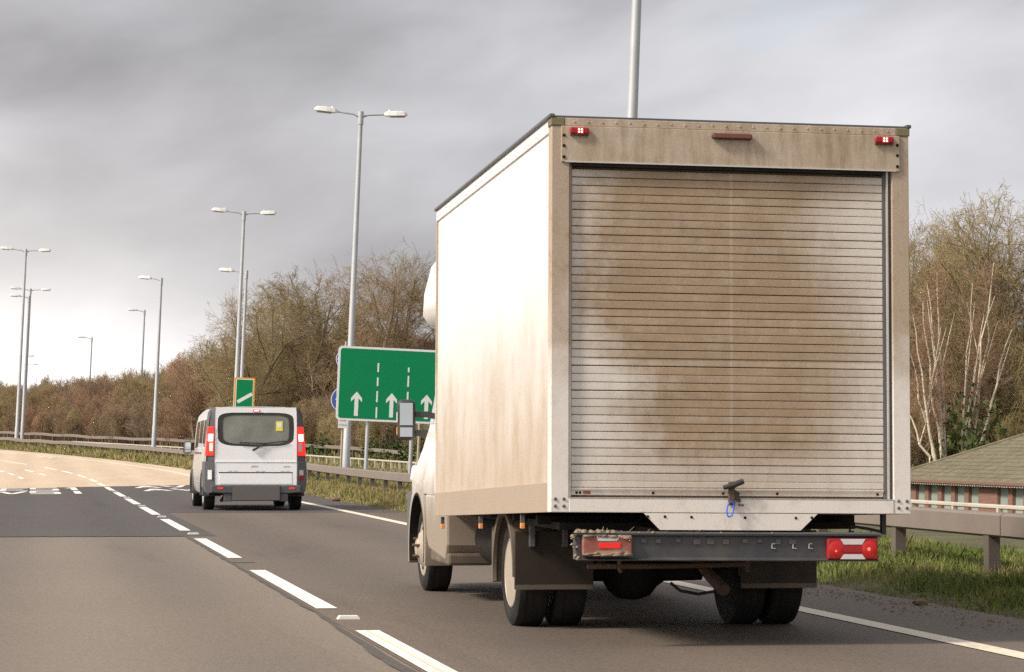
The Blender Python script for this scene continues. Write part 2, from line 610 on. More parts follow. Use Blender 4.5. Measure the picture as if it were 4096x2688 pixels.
def joint(s_at, o0, o1, mat, wid):
    vs_ = []
    n_ = max(2, int((o1 - o0) / .12))
    for i in range(n_ + 1):
        o = o0 + (o1 - o0) * i / n_
        c_ = s_at + rj.uniform(-.05, .05)
        for q in (c_ - wid * rj.uniform(.5, 1.2), c_ + wid * rj.uniform(.5, 1.2)):
            x, y = XY(q, o)
            vs_.append((x, y, zr(q, o) + 0.0068))
    MB().add(vs_, [(2 * i, 2 * i + 1, 2 * i + 3, 2 * i + 2) for i in range(n_)]).build('tar_joint', mat, road)


joint(34.0, -9.5, .28, M_BITUMEN, .09)
joint(46.6, .28, 4.4, M_BITUMEN, .10)
joint(78.2, -9.5, 4.5, M_BITUMEN, .10)
# seam of bitumen left of the lane line
z6 = lambda s, o: zr(s, o) + 0.007
rs = random.Random(5)
vs = []
for s in srange(8, 34, 0.35):
    a = -0.10 - 0.03 * sst(19, 14, s) + rs.uniform(-0.007, 0.007)
    wid = 0.035 + 0.03 * sst(17, 14, s) + rs.uniform(-0.008, 0.01)
    for o in (a - wid, a):
        x, y = XY(s, o)
        vs.append((x, y, zr(s, o) + 0.0065))
MB().add(vs, [(2 * i, 2 * i + 1, 2 * i + 3, 2 * i + 2) for i in range(len(vs) // 2 - 1)]).build('bitumen_seam', M_BITUMEN, road)

z8 = lambda s, o: zr(s, o) + 0.009


def dash(s0, s1, oc, w=0.15, mat=None, name='lane_dash'):
    return strip(name, mat or M_LINE, srange(s0, s1, 1.0), [oc - w / 2, oc + w / 2], z8, road)


STARTS = [9.75, 18.47, 27.1, 36.2, 44.9, 53.3, 61.9, 70.8, 79.5, 88.2, 96.9, 105.7, 114.4, 123.1, 131.8, 140.5]
for i, s in enumerate(STARTS):
    L = 5.9 if i else 7.2
    if i == 0:
        s0, s1 = 8.2, 16.2
    else:
        s0, s1 = s, s + L
    if i > 11 and i % 2: continue
    dash(s0, s1, 0.0, 0.15)
# an older, greyed line under the nearest dash
strip('old_line_edge', M_LINE_OLD, srange(8.2, 16.15, 1), [-0.012, 0.012], lambda s, o: zr(s, o) + 0.0125, road)
for s, e, o in [(99.5, 104, -2.2), (107, 112, -2.2), (114.5, 119, -2.2), (104, 108.5, -1.15), (112, 117, -1.15), (139, 143.5, 3.0), (149, 153.5, 3.0), (127, 132, 0.0), (142, 147, -3.0)]:
    dash(s, e, o, 0.15)
strip('edge_line', M_LINE_OLD, srange(6, 288, 2), [0, 1],
      lambda s, k: zr(s, 3.4) + 0.009, road) if False else None
vs = []
for s in srange(6, 288, 2):
    e = 3.31 + 0.2 * sst(18, 50, s)
    for o in (e - 0.085, e + 0.085):
        x, y = XY(s, o)
        vs.append((x, y, zr(s, o) + 0.009))
MB().add(vs, [(2 * i, 2 * i + 1, 2 * i + 3, 2 * i + 2) for i in range(len(vs) // 2 - 1)]).build('edge_line', M_LINE_OLD, road)
# studs in the gaps
stud = MB()
stud.prism([(-0.075, 0), (-0.06, 0.022), (0.06, 0.022), (0.075, 0)], -0.05, 0.05, 'y')
stud_me = stud.mesh('road_stud', M_STUD)
k = 0
for s in [17.35, 34.7, 43.4, 51.6, 60.2, 69.2, 77.6]:
    o = bpy.data.objects.new('road_stud', stud_me)
    C.objects.link(o)
    o.location = P(s, 0.02, 0.005)
    o.parent = road
st = MB().box(-0.11, 0.11, -0.02, 0.02, 0, 0.004)
for s in (26.0,):
    st.build('stud_socket', M_BITUMEN, road).location = P(s, 0.0, 0.006)


# worn lettering across the far end of the dark patch: strokes stretched along the road
def letter_row(s0, s1, o0, glyphs):
    x = o0
    for ch in glyphs:
        w = 0.62
        segs = {'A': [(0, 0, .5, 1), (.5, 1, 1, 0), (.22, .4, .78, .4)], 'I': [(.5, 0, .5, 1)], 'S': [(0, .03, 1, .03), (1, 0, 1, .5), (0, .5, 1, .5), (0, .5, 0, 1), (0, .97, 1, .97)],
                '-': [(.1, .5, .9, .5)], 'E': [(0, 0, 0, 1), (0, .03, 1, .03), (0, .5, .8, .5), (0, .97, 1, .97)], 'L': [(0, 0, 0, 1), (0, .03, 1, .03)], 'V': [(0, 1, .5, 0), (.5, 0, 1, 1)],
                'M': [(0, 0, .1, 1), (.1, 1, .5, .3), (.5, .3, .9, 1), (.9, 1, 1, 0)], 'N': [(0, 0, 0, 1), (0, 1, 1, 0), (1, 0, 1, 1)], '1': [(.5, 0, .5, 1), (.2, .7, .5, 1)]}.get(ch, [])
        mb = MB()
        for j, (a, b_, c, d_) in enumerate(segs):
            pa = (x + a * w, s0 + b_ * (s1 - s0))
            pc = (x + c * w, s0 + d_ * (s1 - s0))
            if abs(pa[1] - pc[1]) < 0.2:
                q = [(pa[0] - .06, pa[1] - .32), (pc[0] + .06, pc[1] - .32), (pc[0] + .06, pc[1] + .32), (pa[0] - .06, pa[1] + .32)]
            else:
                q = [(pa[0] - .085, pa[1]), (pa[0] + .085, pa[1]), (pc[0] + .085, pc[1]), (pc[0] - .085, pc[1])]
            vs = []
            for o, s in q:
                X_, Y_ = XY(s, o)
                vs.append((X_, Y_, zr(s, o) + 0.0085 + 0.0008 * j))
            mb.add(vs, [(0, 1, 2, 3)])
        if mb.v: mb.build('road_lettering', M_LINE, road)
        x += w + 0.2


letter_row(66.2, 70.4, -4.55, 'AIVSI')
letter_row(72.2, 77.4, -4.55, 'A1ES1')
letter_row(69.6, 72.8, 0.85, 'AVVN')
letter_row(74.6, 77.7, 0.8, 'AVAS')


# ------------------------------------------------------------------ crash barriers
def barrier(name, line, s0, s1, seg, label, top, hgt, depth, m_rail, m_post, post_w, zbase, step_fn, s_post0):
    root = empty(name, (0, 0, 0), label=label, cat='crash barrier')
    s = s0
    while s < s1:
        e = min(s + seg, s1)
        rings = []
        for q in srange(s, e - 0.02, 1.6):
            o = line(q)
            z = zbase(q, o)
            prof = [(-depth / 2, top - hgt + .02), (-depth / 2, top - .02), (-depth / 2 + .03, top), (depth / 2 - .03, top), (depth / 2, top - .02), (depth / 2, top - hgt + .02), (depth / 2 - .03, top - hgt), (-depth / 2 + .03, top - hgt)]
            rings.append([(*XY(q, o + a), z + b) for a, b in prof])
        MB().loft(rings, closed=True, cap0=True, cap1=True).build('rail', m_rail, root, smooth=True)
        s = e
    pm = MB().box(-post_w / 2, post_w / 2, -post_w * .6, post_w * .6, -0.35, top - hgt * .25).mesh('post', m_post)
    s = s_post0
    rr = random.Random(len(label))
    while s < s1:
        o = line(s) + depth * 0.5 * 0
        ob = bpy.data.objects.new('post', pm)
        C.objects.link(ob)
        ob.parent = root
        x, y = XY(s, o)
        ob.location = (x, y, zbase(s, o))
        ob.rotation_euler = (rr.gauss(0, .008), rr.gauss(0, .012), math.atan(shift(s)[1]))
        s += step_fn(s)
    return root


gzb = lambda s, o: gz(s, o) + 0.012 * math.sin(s * 0.31) * sst(90, 130, s) + (0.03 * math.sin(s * 0.9) * sst(140, 160, s))
barrier('crash_barrier', lambda s: 5.78, 6, 200, 7.2, 'long grimy box beam crash barrier beside the outer lane behind the lorry', 0.515, 0.20, 0.13, M_STEEL_OLD, M_POST_OLD, 0.10, gzb, lambda s: 2.4 if s < 92 else 1.35, 8.75)
barrier('thin_rail_barrier', lambda s: 15.2, 30, 178, 9.6, 'pale thin railed barrier on short posts beyond the central reservation', 0.58, 0.085, 0.08, M_RAIL_PALE, M_RAIL_PALE, 0.09, lambda s, o: gz(s, o), lambda s: 2.4 if s < 90 else 1.6, 31)
barrier('far_crash_barrier', lambda s: 19.5 - 2.2 * sst(150, 180, s), 112, 215, 7.2, 'far box beam crash barrier at the foot of the wooded bank', 0.58, 0.20, 0.13, M_STEEL_OLD, M_POST_OLD, 0.10, lambda s, o: gzb(s, 19.5) + 0.03, lambda s: 2.4, 113)

strip('slip_road', M_ASPH_NEW, srange(20, 260, 4), [15.9, 18.8], lambda s, o: gz(s, o) + 0.03, None, 'structure')

# ------------------------------------------------------------------ the box lorry
TRK = empty('box_lorry', (3.93, 16.6, 0), (0, 0, -0.0045), 'dirty white box lorry with closed roller shutter seen from behind', 'lorry')
BW, BL, BH = 2.12, 4.52, 2.247
BOXM_W = Matrix.Translation((3.9228, 14.5486, 0.7691)) @ Matrix.Rotation(-0.00452, 4, 'Z') @ Matrix.Rotation(-0.03032, 4, 'X') @ Matrix.Rotation(0.00657, 4, 'Y')
BOXM = (Matrix.Translation((3.93, 16.6, 0)) @ Matrix.Rotation(-0.0045, 4, 'Z')).inverted() @ BOXM_W

DIRT = (0.355, 0.258, 0.168)
DIRT2 = (0.225, 0.165, 0.112)


def rear_mat(name, ref, kind):
    """white paint or bright aluminium under road film; film thickness follows the spray pattern on the tail"""
    m, N, b = mat_new(name)
    v = objco(N, ref)
    x, y, z = N.sep(v)
    n_big = N.noise(N.vmath('MULTIPLY', v, (1, 1, 1)), 2.4, 6, 0.6, 0.4)
    n_mid = N.noise(v, 9.0, 6, 0.65)
    n_fin = N.noise(v, 70.0, 4, 0.7)
    streak = N.noise(N.vmath('MULTIPLY', v, (9.0, 1, 1.6)), 1.6, 6, 0.68)
    if kind == 'door':
        clean = (0.72, 0.685, 0.64)
        oi = N.t.nodes.new('ShaderNodeObjectInfo')
        zn = N.math('DIVIDE', z, 2.0)
        g3 = lambda q: (q, q, q)
        lf = N.sep(N.ramp(zn, [(0.0, g3(.24)), (.10, g3(.22)), (.20, g3(.24)), (.29, g3(.22)), (.38, g3(.26)), (.46, g3(.14)), (.58, g3(.055)), (.74, g3(.07)), (.86, g3(.085)), (1.0, g3(.12))], 'EASE'))[0]
        rg_ = N.sep(N.ramp(zn, [(0.0, g3(.74)), (.15, g3(.80)), (.25, g3(.80)), (.36, g3(.83)), (.5, g3(.90)), (.62, g3(.83)), (.76, g3(.77)), (.86, g3(.74)), (.94, g3(.84)), (1.0, g3(.90))], 'EASE'))[0]
        w1_ = N.math('MULTIPLY', N.math('SUBTRACT', n_big, 0.5), 0.12)
        w2_ = N.math('MULTIPLY', N.math('SUBTRACT', n_mid, 0.5), 0.13)
        xs_ = N.math('ADD', N.math('MULTIPLY', N.math('ADD', x, 1.0), 0.5), N.math('ADD', w1_, w2_))
        fl_ = N.step(N.math('SUBTRACT', xs_, lf), -0.15, 0.13)
        fr_ = N.step(N.math('SUBTRACT', rg_, xs_), -0.18, 0.16)
        film = N.math('MULTIPLY', fl_, fr_)
        hem = N.step(N.math('ADD', z, N.math('MULTIPLY', w1_, 0.7)), 0.16, 0.44, 0.35, 1.0)
        film = N.math('MULTIPLY', film, hem)
        # hand-wiped swipe on the near side
        dxx = N.math('SUBTRACT', x, -0.74)
        dzz = N.math('SUBTRACT', z, N.math('ADD', 0.78, N.math('MULTIPLY', dxx, -0.5)))
        rr_ = N.math('SQRT', N.math('ADD', N.math('MULTIPLY', dxx, dxx), N.math('MULTIPLY', N.math('MULTIPLY', dzz, dzz), 6.0)))
        film = N.math('MULTIPLY', film, N.step(N.math('ADD', rr_, w2_), 0.10, 0.24, 0.35, 1.0))
        # uneven: blotches, smears, each slat its own amount
        film = N.math('MULTIPLY', film, N.math('ADD', 0.62, N.math('MULTIPLY', n_mid, 0.62)))
        film = N.math('ADD', film, N.math('MULTIPLY', N.math('SUBTRACT', oi.outputs['Random'], 0.5), 0.13))
        film = N.math('ADD', film, N.math('MULTIPLY', N.step(streak, 0.35, 0.75), 0.12), clamp=True)
        film = N.math('ADD', N.math('MULTIPLY', film, 0.82), 0.17, clamp=True)
        # film gathers along the joint under each slat
        ph = N.math('FRACT', N.math('DIVIDE', N.math('SUBTRACT', z, 0.178), 0.0469))
        film = N.math('ADD', film, N.step(ph, 0.04, 0.30, 0.14, 0.0), clamp=True)
        seam = N.step(N.math('ABSOLUTE', x), 0.0, 0.014, 0.16, 0.0)
        film = N.math('SUBTRACT', film, seam, clamp=True)
        blot_ = N.noise(N.vmath('MULTIPLY', v, (1.0, 1, 1.9)), 3.6, 6, 0.62, 0.6)
        soot = N.math('MULTIPLY', N.step(blot_, 0.40, 0.72), N.math('MULTIPLY', film, 0.8))
    elif kind == 'header':
        clean = (0.66, 0.60, 0.52)
        film = N.math('ADD', 0.70, N.math('ADD', N.math('MULTIPLY', N.math('SUBTRACT', n_big, 0.5), 0.8), N.math('MULTIPLY', N.math('SUBTRACT', streak, 0.5), 0.9)), clamp=True)
        soot = N.math('ADD', N.math('MULTIPLY', N.step(streak, 0.45, 0.66), 0.55), N.math('MULTIPLY', N.step(n_mid, 0.45, 0.7), 0.5), clamp=True)
    else:
        clean = (0.78, 0.745, 0.70)
        up_ = N.step(N.math('ADD', z, N.math('MULTIPLY', N.math('SUBTRACT', n_big, 0.5), 1.9)), 0.25, 1.35)
        film = N.math('ADD', N.math('MULTIPLY', up_, 0.72), N.math('ADD', 0.10, N.math('MULTIPLY', N.step(n_mid, 0.5, 0.8), 0.25)), clamp=True)
        soot = N.math('MULTIPLY', N.step(n_mid, 0.55, 0.8), 0.3)
    c = N.mix(film, clean, DIRT)
    c = N.mix(N.math('MULTIPLY', N.math('MULTIPLY', soot, film), 0.55), c, DIRT2)
    c = N.mix(N.math('MULTIPLY', N.step(n_fin, 0.35, 0.75), N.math('MULTIPLY', film, 0.42)), c, DIRT2)
    c = N.mix(N.math('MULTIPLY', N.step(streak, 0.55, 0.75), 0.12), c, DIRT2)
    N.set(b.inputs['Base Color'], c)
    N.set(b.inputs['Roughness'], N.math('ADD', 0.38, N.math('MULTIPLY', film, 0.42)))
    b.inputs['Specular IOR Level'].default_value = 0.4
    bump(N, b, n_fin, 0.0015, 0.35)
    return m


def side_mat(ref):
    m, N, b = mat_new('box_side_white')
    v = objco(N, ref)
    x, y, z = N.sep(v)
    n1 = N.noise(v, 1.8, 6, 0.6, 0.3)
    n2 = N.noise(N.vmath('MULTIPLY', v, (1, 1.5, 0.7)), 2.6, 5, 0.6)
    n3 = N.noise(v, 45, 3, 0.7)
    t = N.math('ADD', z, N.math('MULTIPLY', N.math('SUBTRACT', n1, 0.5), 0.9))
    film = N.step(t, 1.75, 0.15)
    film = N.math('MULTIPLY', film, N.math('ADD', 0.6, N.math('MULTIPLY', n2, 0.6)), clamp=True)
    c = N.mix(N.math('MULTIPLY', film, 0.92), (0.78, 0.765, 0.74), (0.39, 0.295, 0.205))
    c = N.mix(N.math('MULTIPLY', N.step(N.math('ADD', N.math('MULTIPLY', n3, .4), N.math('MULTIPLY', n2, .6)), 0.45, 0.7), N.math('MULTIPLY', film, 0.45)), c, DIRT)
    N.set(b.inputs['Base Color'], c)
    N.set(b.inputs['Roughness'], N.math('ADD', 0.3, N.math('MULTIPLY', film, 0.4)))
    return m


hwid = BW / 2
box_o = MB()
box_o.box(-hwid + .012, hwid - .012, 0.06, BL - 0.01, 0.03, BH - 0.01)
cargo = box_o.build('cargo_box', None, TRK, M=BOXM)
M_SIDE = side_mat(cargo)
M_POSTM = rear_mat('corner_post_paint', cargo, 'post')
M_HEADER = rear_mat('header_paint', cargo, 'header')
M_DOOR = rear_mat('shutter_paint', cargo, 'door')
cargo.data.materials.append(M_SIDE)
M_ROOFTRIM = simple('roof_capping', (0.10, 0.105, 0.11), 0.45, 0.2, 0.2, 4.0)
M_ALGAE = simple('algae_corner', (0.17, 0.15, 0.085), 0.8, 0.0, 0.25, 12.0)
M_SKIRT = simple('skirting_rail', (0.36, 0.285, 0.215), 0.6, 0.0, 0.08, 3.0)

sub = lambda mb, name, mat, **k: mb.build(name, mat, cargo, **k)
# side trims: top rail, bottom rail, front and rear edge angle
for sx in (-1, 1):
    a, b2 = sorted((sx * (hwid - .014), sx * hwid))
    sub(MB().box(a, b2, 0.103, BL, BH - .075, BH), 'top_rail', M_SIDE, bevel=.003)
    sub(MB().box(a, b2, 0.103, BL, 0.0, 0.17), 'bottom_rail', M_SKIRT, bevel=.003)
    sub(MB().box(a, b2, BL - .03, BL + .006, 0.1705, BH - .0755), 'front_trim', M_POSTM)
    sub(MB().box(sx * hwid - .016, sx * hwid + .016, -0.01, BL + .012, BH + .0005, BH + .022), 'roof_capping', M_ROOFTRIM, bevel=.006)
    # rivets along the top rail
    rv = MB()
    for i in range(60):
        yy = .15 + i * .073
        rv.lathe([(sx * hwid - .001, .0065), (sx * (hwid + .003), .004)], (0, yy, BH - .055 + .012 * (i % 2)), 'x', 6)
    sub(rv, 'rivet_row', M_ALU)['kind'] = 'stuff'
sub(MB().box(-hwid + .01, hwid - .01, 0.0, BL, BH - .008, BH + .012), 'roof_skin', M_ROOFTRIM)
# rear frame
for sx in (-1, 1):
    a, b2 = sorted((sx * hwid, sx * .957))
    post = sub(MB().box(a, b2, 0.0, 0.105, 0.0, BH - .0465), 'corner_post', M_POSTM, bevel=.004)
    a, b2 = sorted((sx * (hwid + .006), sx * .985))
    sub(MB().box(a, b2, -0.006, 0.1, BH - .046, BH + .001), 'corner_cap', M_ALGAE, bevel=.005)
    bolts = [(sx * 1.035, .075), (sx * .985, .075), (sx * 1.035, .035), (sx * .985, .035)]
    for bx_, bz in bolts:
        sub(MB().lathe([(0.001, .0095), (-.004, .0095), (-.007, .006)], (bx_, 0, bz), 'y', 8), 'bolt', M_GREYPL)
sub(MB().box(-.9845, .9845, -0.004, 0.08, BH - .046, BH), 'top_frame_rail', M_HEADER, bevel=.004)
hd_ = sub(MB().box(-1.007, 1.003, -0.012, 0.03, 1.992, BH - .0475), 'header_panel', M_HEADER, bevel=.003)
sub(MB().box(-.985, .98, -0.016, -.0125, 1.99, 1.998), 'header_lip', M_ALU)
rr = random.Random(3)
for i in range(24):
    sub(MB().lathe([(-.003, .008), (-.008, .005)], (-.93 + i * .081, 0, BH - .022 + rr.uniform(-.003, .003)), 'y', 7), 'rivet', M_HEADER)
for sx, xx in ((-1, -.992), (1, .988)):
    for zz in (2.145, 2.085, 2.02):
        sub(MB().lathe([(-.011, .011), (-.017, .007)], (xx, 0, zz), 'y', 8), 'screw', M_CHASSIS)
# sill and the stepped plate under it
sub(MB().box(-.9565, .9565, -0.004, 0.105, 0.0, .080), 'sill', M_POSTM, bevel=.004)
sub(MB().box(-.9565, .9565, -0.006, 0.03, .0805, .0845), 'sill_edge', M_ALU)
sub(MB().prism([(-.523, -.002), (.501, -.002), (.399, -.098), (-.428, -.098)], -0.002, 0.012, 'y'), 'stepped_plate', M_POSTM, bevel=.002)
for xx, zz in ((-.50, -.022), (-.40, -.022), (-.245, -.024), (.07, -.026), (.37, -.026), (.465, -.024)):
    sub(MB().lathe([(-.002, .009), (-.006, .006)], (xx, 0, zz), 'y', 8), 'screw', M_CHASSIS)

# roller shutter: slats, guides, hem
shut = MB().box(-.95, .935, .052, .058, .09, 1.99).build('roller_shutter', M_MUDDY, TRK, M=BOXM)
ss_ = lambda mb, name, mat, **k: mb.build(name, mat, shut, **k)
NS, Z0, PT = 38, .178, .0469
sl = MB().prism([(.0, .0014), (-.0135, .0014), (-.0165, .0030), (-.0165, .0430), (-.0135, .0448), (.0, .0448)], -.936, .906, 'x')
# prism on x uses (y,z)
sl_me = sl.mesh('slat', M_DOOR)
for i in range(NS):
    o = bpy.data.objects.new('slat', sl_me)
    C.objects.link(o)
    o.parent = shut
    o.location = (0, .049 + rr.uniform(-.0015, .0015), Z0 + i * PT + rr.uniform(-.0006, .0006))
    o.rotation_euler = (rr.gauss(0, .02), rr.gauss(0, .0005), 0)
for x0, x1 in ((-.957, -.938), (.908, .957)):
    ss_(MB().box(x0, x1, .028, .06, .086, 1.99), 'guide_rail', M_GREYPL if x0 > 0 else M_POSTM, bevel=.003)
ss_(MB().box(.9275, .937, .012, .0275, .086, 1.99), 'guide_lip', M_ALU)
ss_(MB().box(-.94, .90, -.002, .05, 1.972, 1.9915), 'header_gap_shade', M_CHASSIS)  # black strip standing in for the shade in the gap under the header
ss_(MB().box(-.936, .906, .030, .05, .143, .1775), 'hem_slat', M_DOOR, bevel=.003)
ss_(MB().prism([(.022, .140), (.022, .128), (.034, .122), (.034, .098), (.055, .098), (.055, .140)], -.936, .906, 'x'), 'hem_rail', M_DOOR, bevel=.003)
for xx in (-.905, -.885, -.46, -.05, .04, .27, .87):
    ss_(MB().lathe([(.034, .0085), (.029, .006)], (xx, 0, .112), 'y', 8), 'screw', M_CHASSIS)
ss_(MB().box(-.868, -.825, .031, .0335, .103, .122), 'warning_sticker', M_RED_DIRTY)
ss_(MB().box(-.822, -.76, .031, .0335, .104, .115), 'maker_plate', M_ALU)

# latch, pull handle, clip
lt = MB().box(-.032, .004, -.030, -.008, .045, .178).build('latch_bar', M_RUST, TRK, M=BOXM, bevel=.004)
MB().tube([(-.066, -.034, .144), (-.01, -.04, .158), (.05, -.036, .182)], [.013, .017, .016], 10).build('handle', M_BLACKPL, lt, smooth=True)
MB().prism([(.004, .135), (.022, .12), (.04, .07), (.03, .058), (.004, .085)], -.028, -.012, 'y').build('latch_plate', M_BLACKPL, lt, bevel=.003)
MB().tube([(.02, -.03, .05), (.055, -.03, .045)], .006, 8).build('latch_pin', M_RUST, lt)
ring = [(-.026 + .02 * math.cos(t) + .006 * math.sin(t), -.038, .022 + .044 * math.sin(t)) for t in [2 * math.pi * i / 14 for i in range(15)]]
MB().tube(ring, .0042, 7, caps=False).build('snap_clip', M_BLUEMETAL, lt, smooth=True)

# top lights on the header
for xa, xb, za, zb in ((-.961, -.849, 2.150, 2.191), (.848, .963, 2.152, 2.193)):
    mk = MB().box(xa, xb, -.034, -.0122, za, zb).build('marker_lamp', M_RED, TRK, M=BOXM, bevel=.011, seg=3)
    MB().box(xa + .004, xb - .004, -.03, -.0125, za - .007, za - .0005).build('lamp_base', M_BLACKPL, mk)
    cx_, cz_ = (xa + xb) / 2 + .004, (za + zb) / 2
    gl = MB().box(cx_ - .019, cx_ + .019, -.0355, -.0342, cz_ - .017, cz_ + .017).build('lamp_glow', M_RED_LIT, mk)
    for ax in (-.008, .008):
        for az in (-.007, .007):
            MB().lathe([(-.0356, .0055), (-.0375, .004)], (cx_ + ax, 0, cz_ + az), 'y', 8).build('led', M_LED, mk)
hb = MB().box(-.13, .11, -.042, -.0122, 2.146, 2.182).build('high_brake_lamp', M_BLACKPL, TRK, M=BOXM, bevel=.013, seg=3)
M_OLDRED = simple('dusty_red_lens', (0.17, 0.055, 0.04), 0.55, 0.0, 0.15, 10.0)
MB().box(-.122, .102, -.050, -.0425, 2.151, 2.178).build('lens', M_OLDRED, hb, bevel=.008)

# tail beam with lamps
M_BEAM = simple('tail_beam_steel', (0.050, 0.053, 0.060), 0.5, 0.1, 0.2, 6.0, dirt=(0.15, 0.13, 0.11), dirt_amt=0.45)
bx0, bx1 = -.912, .868
beam = MB().prism([(.10, -.118), (.10, -.262), (.03, -.262), (.005, -.270), (.0, -.262), (.03, -.252), (.03, -.130), (.0, -.124), (.005, -.112), (.03, -.116)], bx0, bx1, 'x').build('tail_beam', M_BEAM, TRK, M=BOXM, bevel=.003)
beam_r = 0.012
beam.location += Vector((0, 0, -.004))
tb = lambda mb, name, mat, **k: mb.build(name, mat, beam, **k)
tb(MB().tube([(bx0, .008, -.113), (bx1 - .01, .008, -.113), (bx1 + .012, .012, -.118)], .011, 8), 'beam_lip', M_GREYPL, smooth=True)
for i in range(10):  # knocked out plate holes and dents
    xx = -.545 + i * .1 + rr.uniform(-.02, .02)
    w_ = rr.uniform(.025, .045)
    tb(MB().box(xx, xx + w_, .020, .0298, -.165 - rr.uniform(0, .012), -.142), 'beam_rib', M_GREYPL, bevel=.004)
for xx in (.235, .36, .455):
    tb(MB().tube([(xx + .02, .026, -.168), (xx, .024, -.17), (xx, .024, -.195), (xx + .02, .026, -.197)], .004, 6), 'plate_clip', M_ALU)


def tail_lamp(x0, x1, z0, z1, dirty):
    body = tb(MB().box(x0, x1, -.006, .0295, z0, z1), 'tail_lamp', M_RED_DIRTY if dirty else M_RED, bevel=.010, seg=3)
    w_, h_ = x1 - x0, z1 - z0
    xm = (x0 + x1) / 2
    for s_, (zz0, zz1) in ((1, (z1 - .034, z1 - .002)), (-1, (z0 + .002, z0 + .030))):
        inn, out = (zz0, zz1) if s_ > 0 else (zz1, zz0)
        MB().prism([(xm - .075, out), (xm + .075, out), (xm + .055, inn), (xm - .055, inn)], -.0085, -.0065, 'y').build('clear_strip', M_STRAW if (dirty and s_ < 0) else M_CLEARLENS, body)
    if dirty:
        MB().box(xm - .05, xm + .075, -.0095, -.0066, z0 + .045, z1 - .045).build('lit_window', M_RED_LIT, body, bevel=.003)
        mudl = MB()
        for i in range(20):   # caked splashes lying on the lens
            a = rr.uniform(x0 + .01, x1 - .01); zz = rr.choice([z0 + rr.uniform(0, .018), z1 - rr.uniform(0, .02)])
            w1, h1 = rr.uniform(.012, .05), rr.uniform(.006, .014)
            pl_ = [(a + w1 * rr.uniform(.6, 1.2) * math.cos(t), zz + h1 * rr.uniform(.6, 1.2) * math.sin(t)) for t in [k_ * .785 for k_ in range(8)]]
            mudl.prism([(min(max(px_, x0), x1), min(max(pz_, z0), z1)) for px_, pz_ in pl_], -.0115 - .0001 * i, -.0062, 'y')
        mudl.build('mud', M_MUD, body, smooth='all')['kind'] = 'stuff'
    else:
        MB().box(xm - .055, xm + .055, -.009, -.0066, z0 + .042, z1 - .042).build('centre_reflector', M_RED, body, bevel=.004)
        for s_ in (-1, 1):
            c_ = (xm + s_ * .098, 0, (z0 + z1) / 2)
            MB().lathe([(-.0062, .047), (-.010, .040), (-.012, .018)], c_, 'y', 20).build('bulb_window', M_RED_SOFT, body, smooth=True)
            MB().lathe([(-.0122, .006 + .004 * (s_ > 0)), (-.0135, .003)], (c_[0] - .004, 0, c_[2] - .012 * (s_ < 0)), 'y', 12).build('bulb', M_RED_HOT, body)
    return body


tail_lamp(-.877, -.590, -.243, -.122, True)
tail_lamp(.557, .858, -.258, -.138, False)
mud = MB()


def lump(mb, c, r, rng_):
    """ragged flattened clod"""
    vs_ = [(c[0] + r * rng_.uniform(.7, 1.3) * math.cos(a) * (1 if l == 0 else .6), c[1] + r * rng_.uniform(.7, 1.3) * math.sin(a) * (1 if l == 0 else .6), c[2] + (l * r * rng_.uniform(.3, .8) if l else -.003)) for l in (0, 1) for a in [k_ * 1.0472 for k_ in range(6)]]
    vs_.append((c[0], c[1], c[2] + r * rng_.uniform(.5, .9)))
    mb.add(vs_, [(k_, (k_ + 1) % 6, 6 + (k_ + 1) % 6, 6 + k_) for k_ in range(6)] + [(6 + k_, 6 + (k_ + 1) % 6, 12) for k_ in range(6)])


for i in range(64):
    xx = bx0 + abs(rr.gauss(0, .34)) if i < 44 else rr.uniform(bx0, bx1)
    if xx > bx1 - .02: continue
    lump(mud, (xx, rr.uniform(.0, .06), -.108), rr.uniform(.008, .024) * (1.0 if xx < bx0 + .25 else .5), rr)
for i in range(14):
    z_ = rr.uniform(-.268, -.105)
    lump(mud, (bx0 + rr.gauss(0, .008), rr.uniform(-.004, .05), z_), rr.uniform(.008, .018), rr)
tb(mud, 'dried_mud', M_MUD, smooth='all')['kind'] = 'stuff'
stw = MB()
for i in range(16):
    xx = bx0 + rr.uniform(.1, .7)
    stw.tube([(xx, .01, -.108), (xx + rr.uniform(-.04, .05), rr.uniform(-.01, .03), -.1 + rr.uniform(-.01, .03))], .0015, 3)
tb(stw, 'straw', M_STRAW)['kind'] = 'stuff'

# ---- running gear, in lorry coordinates (rear axle at the origin)
tp = lambda mb, name, mat, parent=None, **k: mb.build(name, mat, parent or TRK, **k)


def tyre_profile(w, r, rr_):
    h = w / 2
    return [(-h * .86, rr_), (-h * .98, rr_ + .03), (-h, (r + rr_) / 2), (-h * .97, r - .035), (-h * .86, r - .012), (-h * .6, r - .002), (0, r), (h * .6, r - .002), (h * .86, r - .012), (h * .97, r - .035), (h, (r + rr_) / 2), (h * .98, rr_ + .03), (h * .86, rr_)]


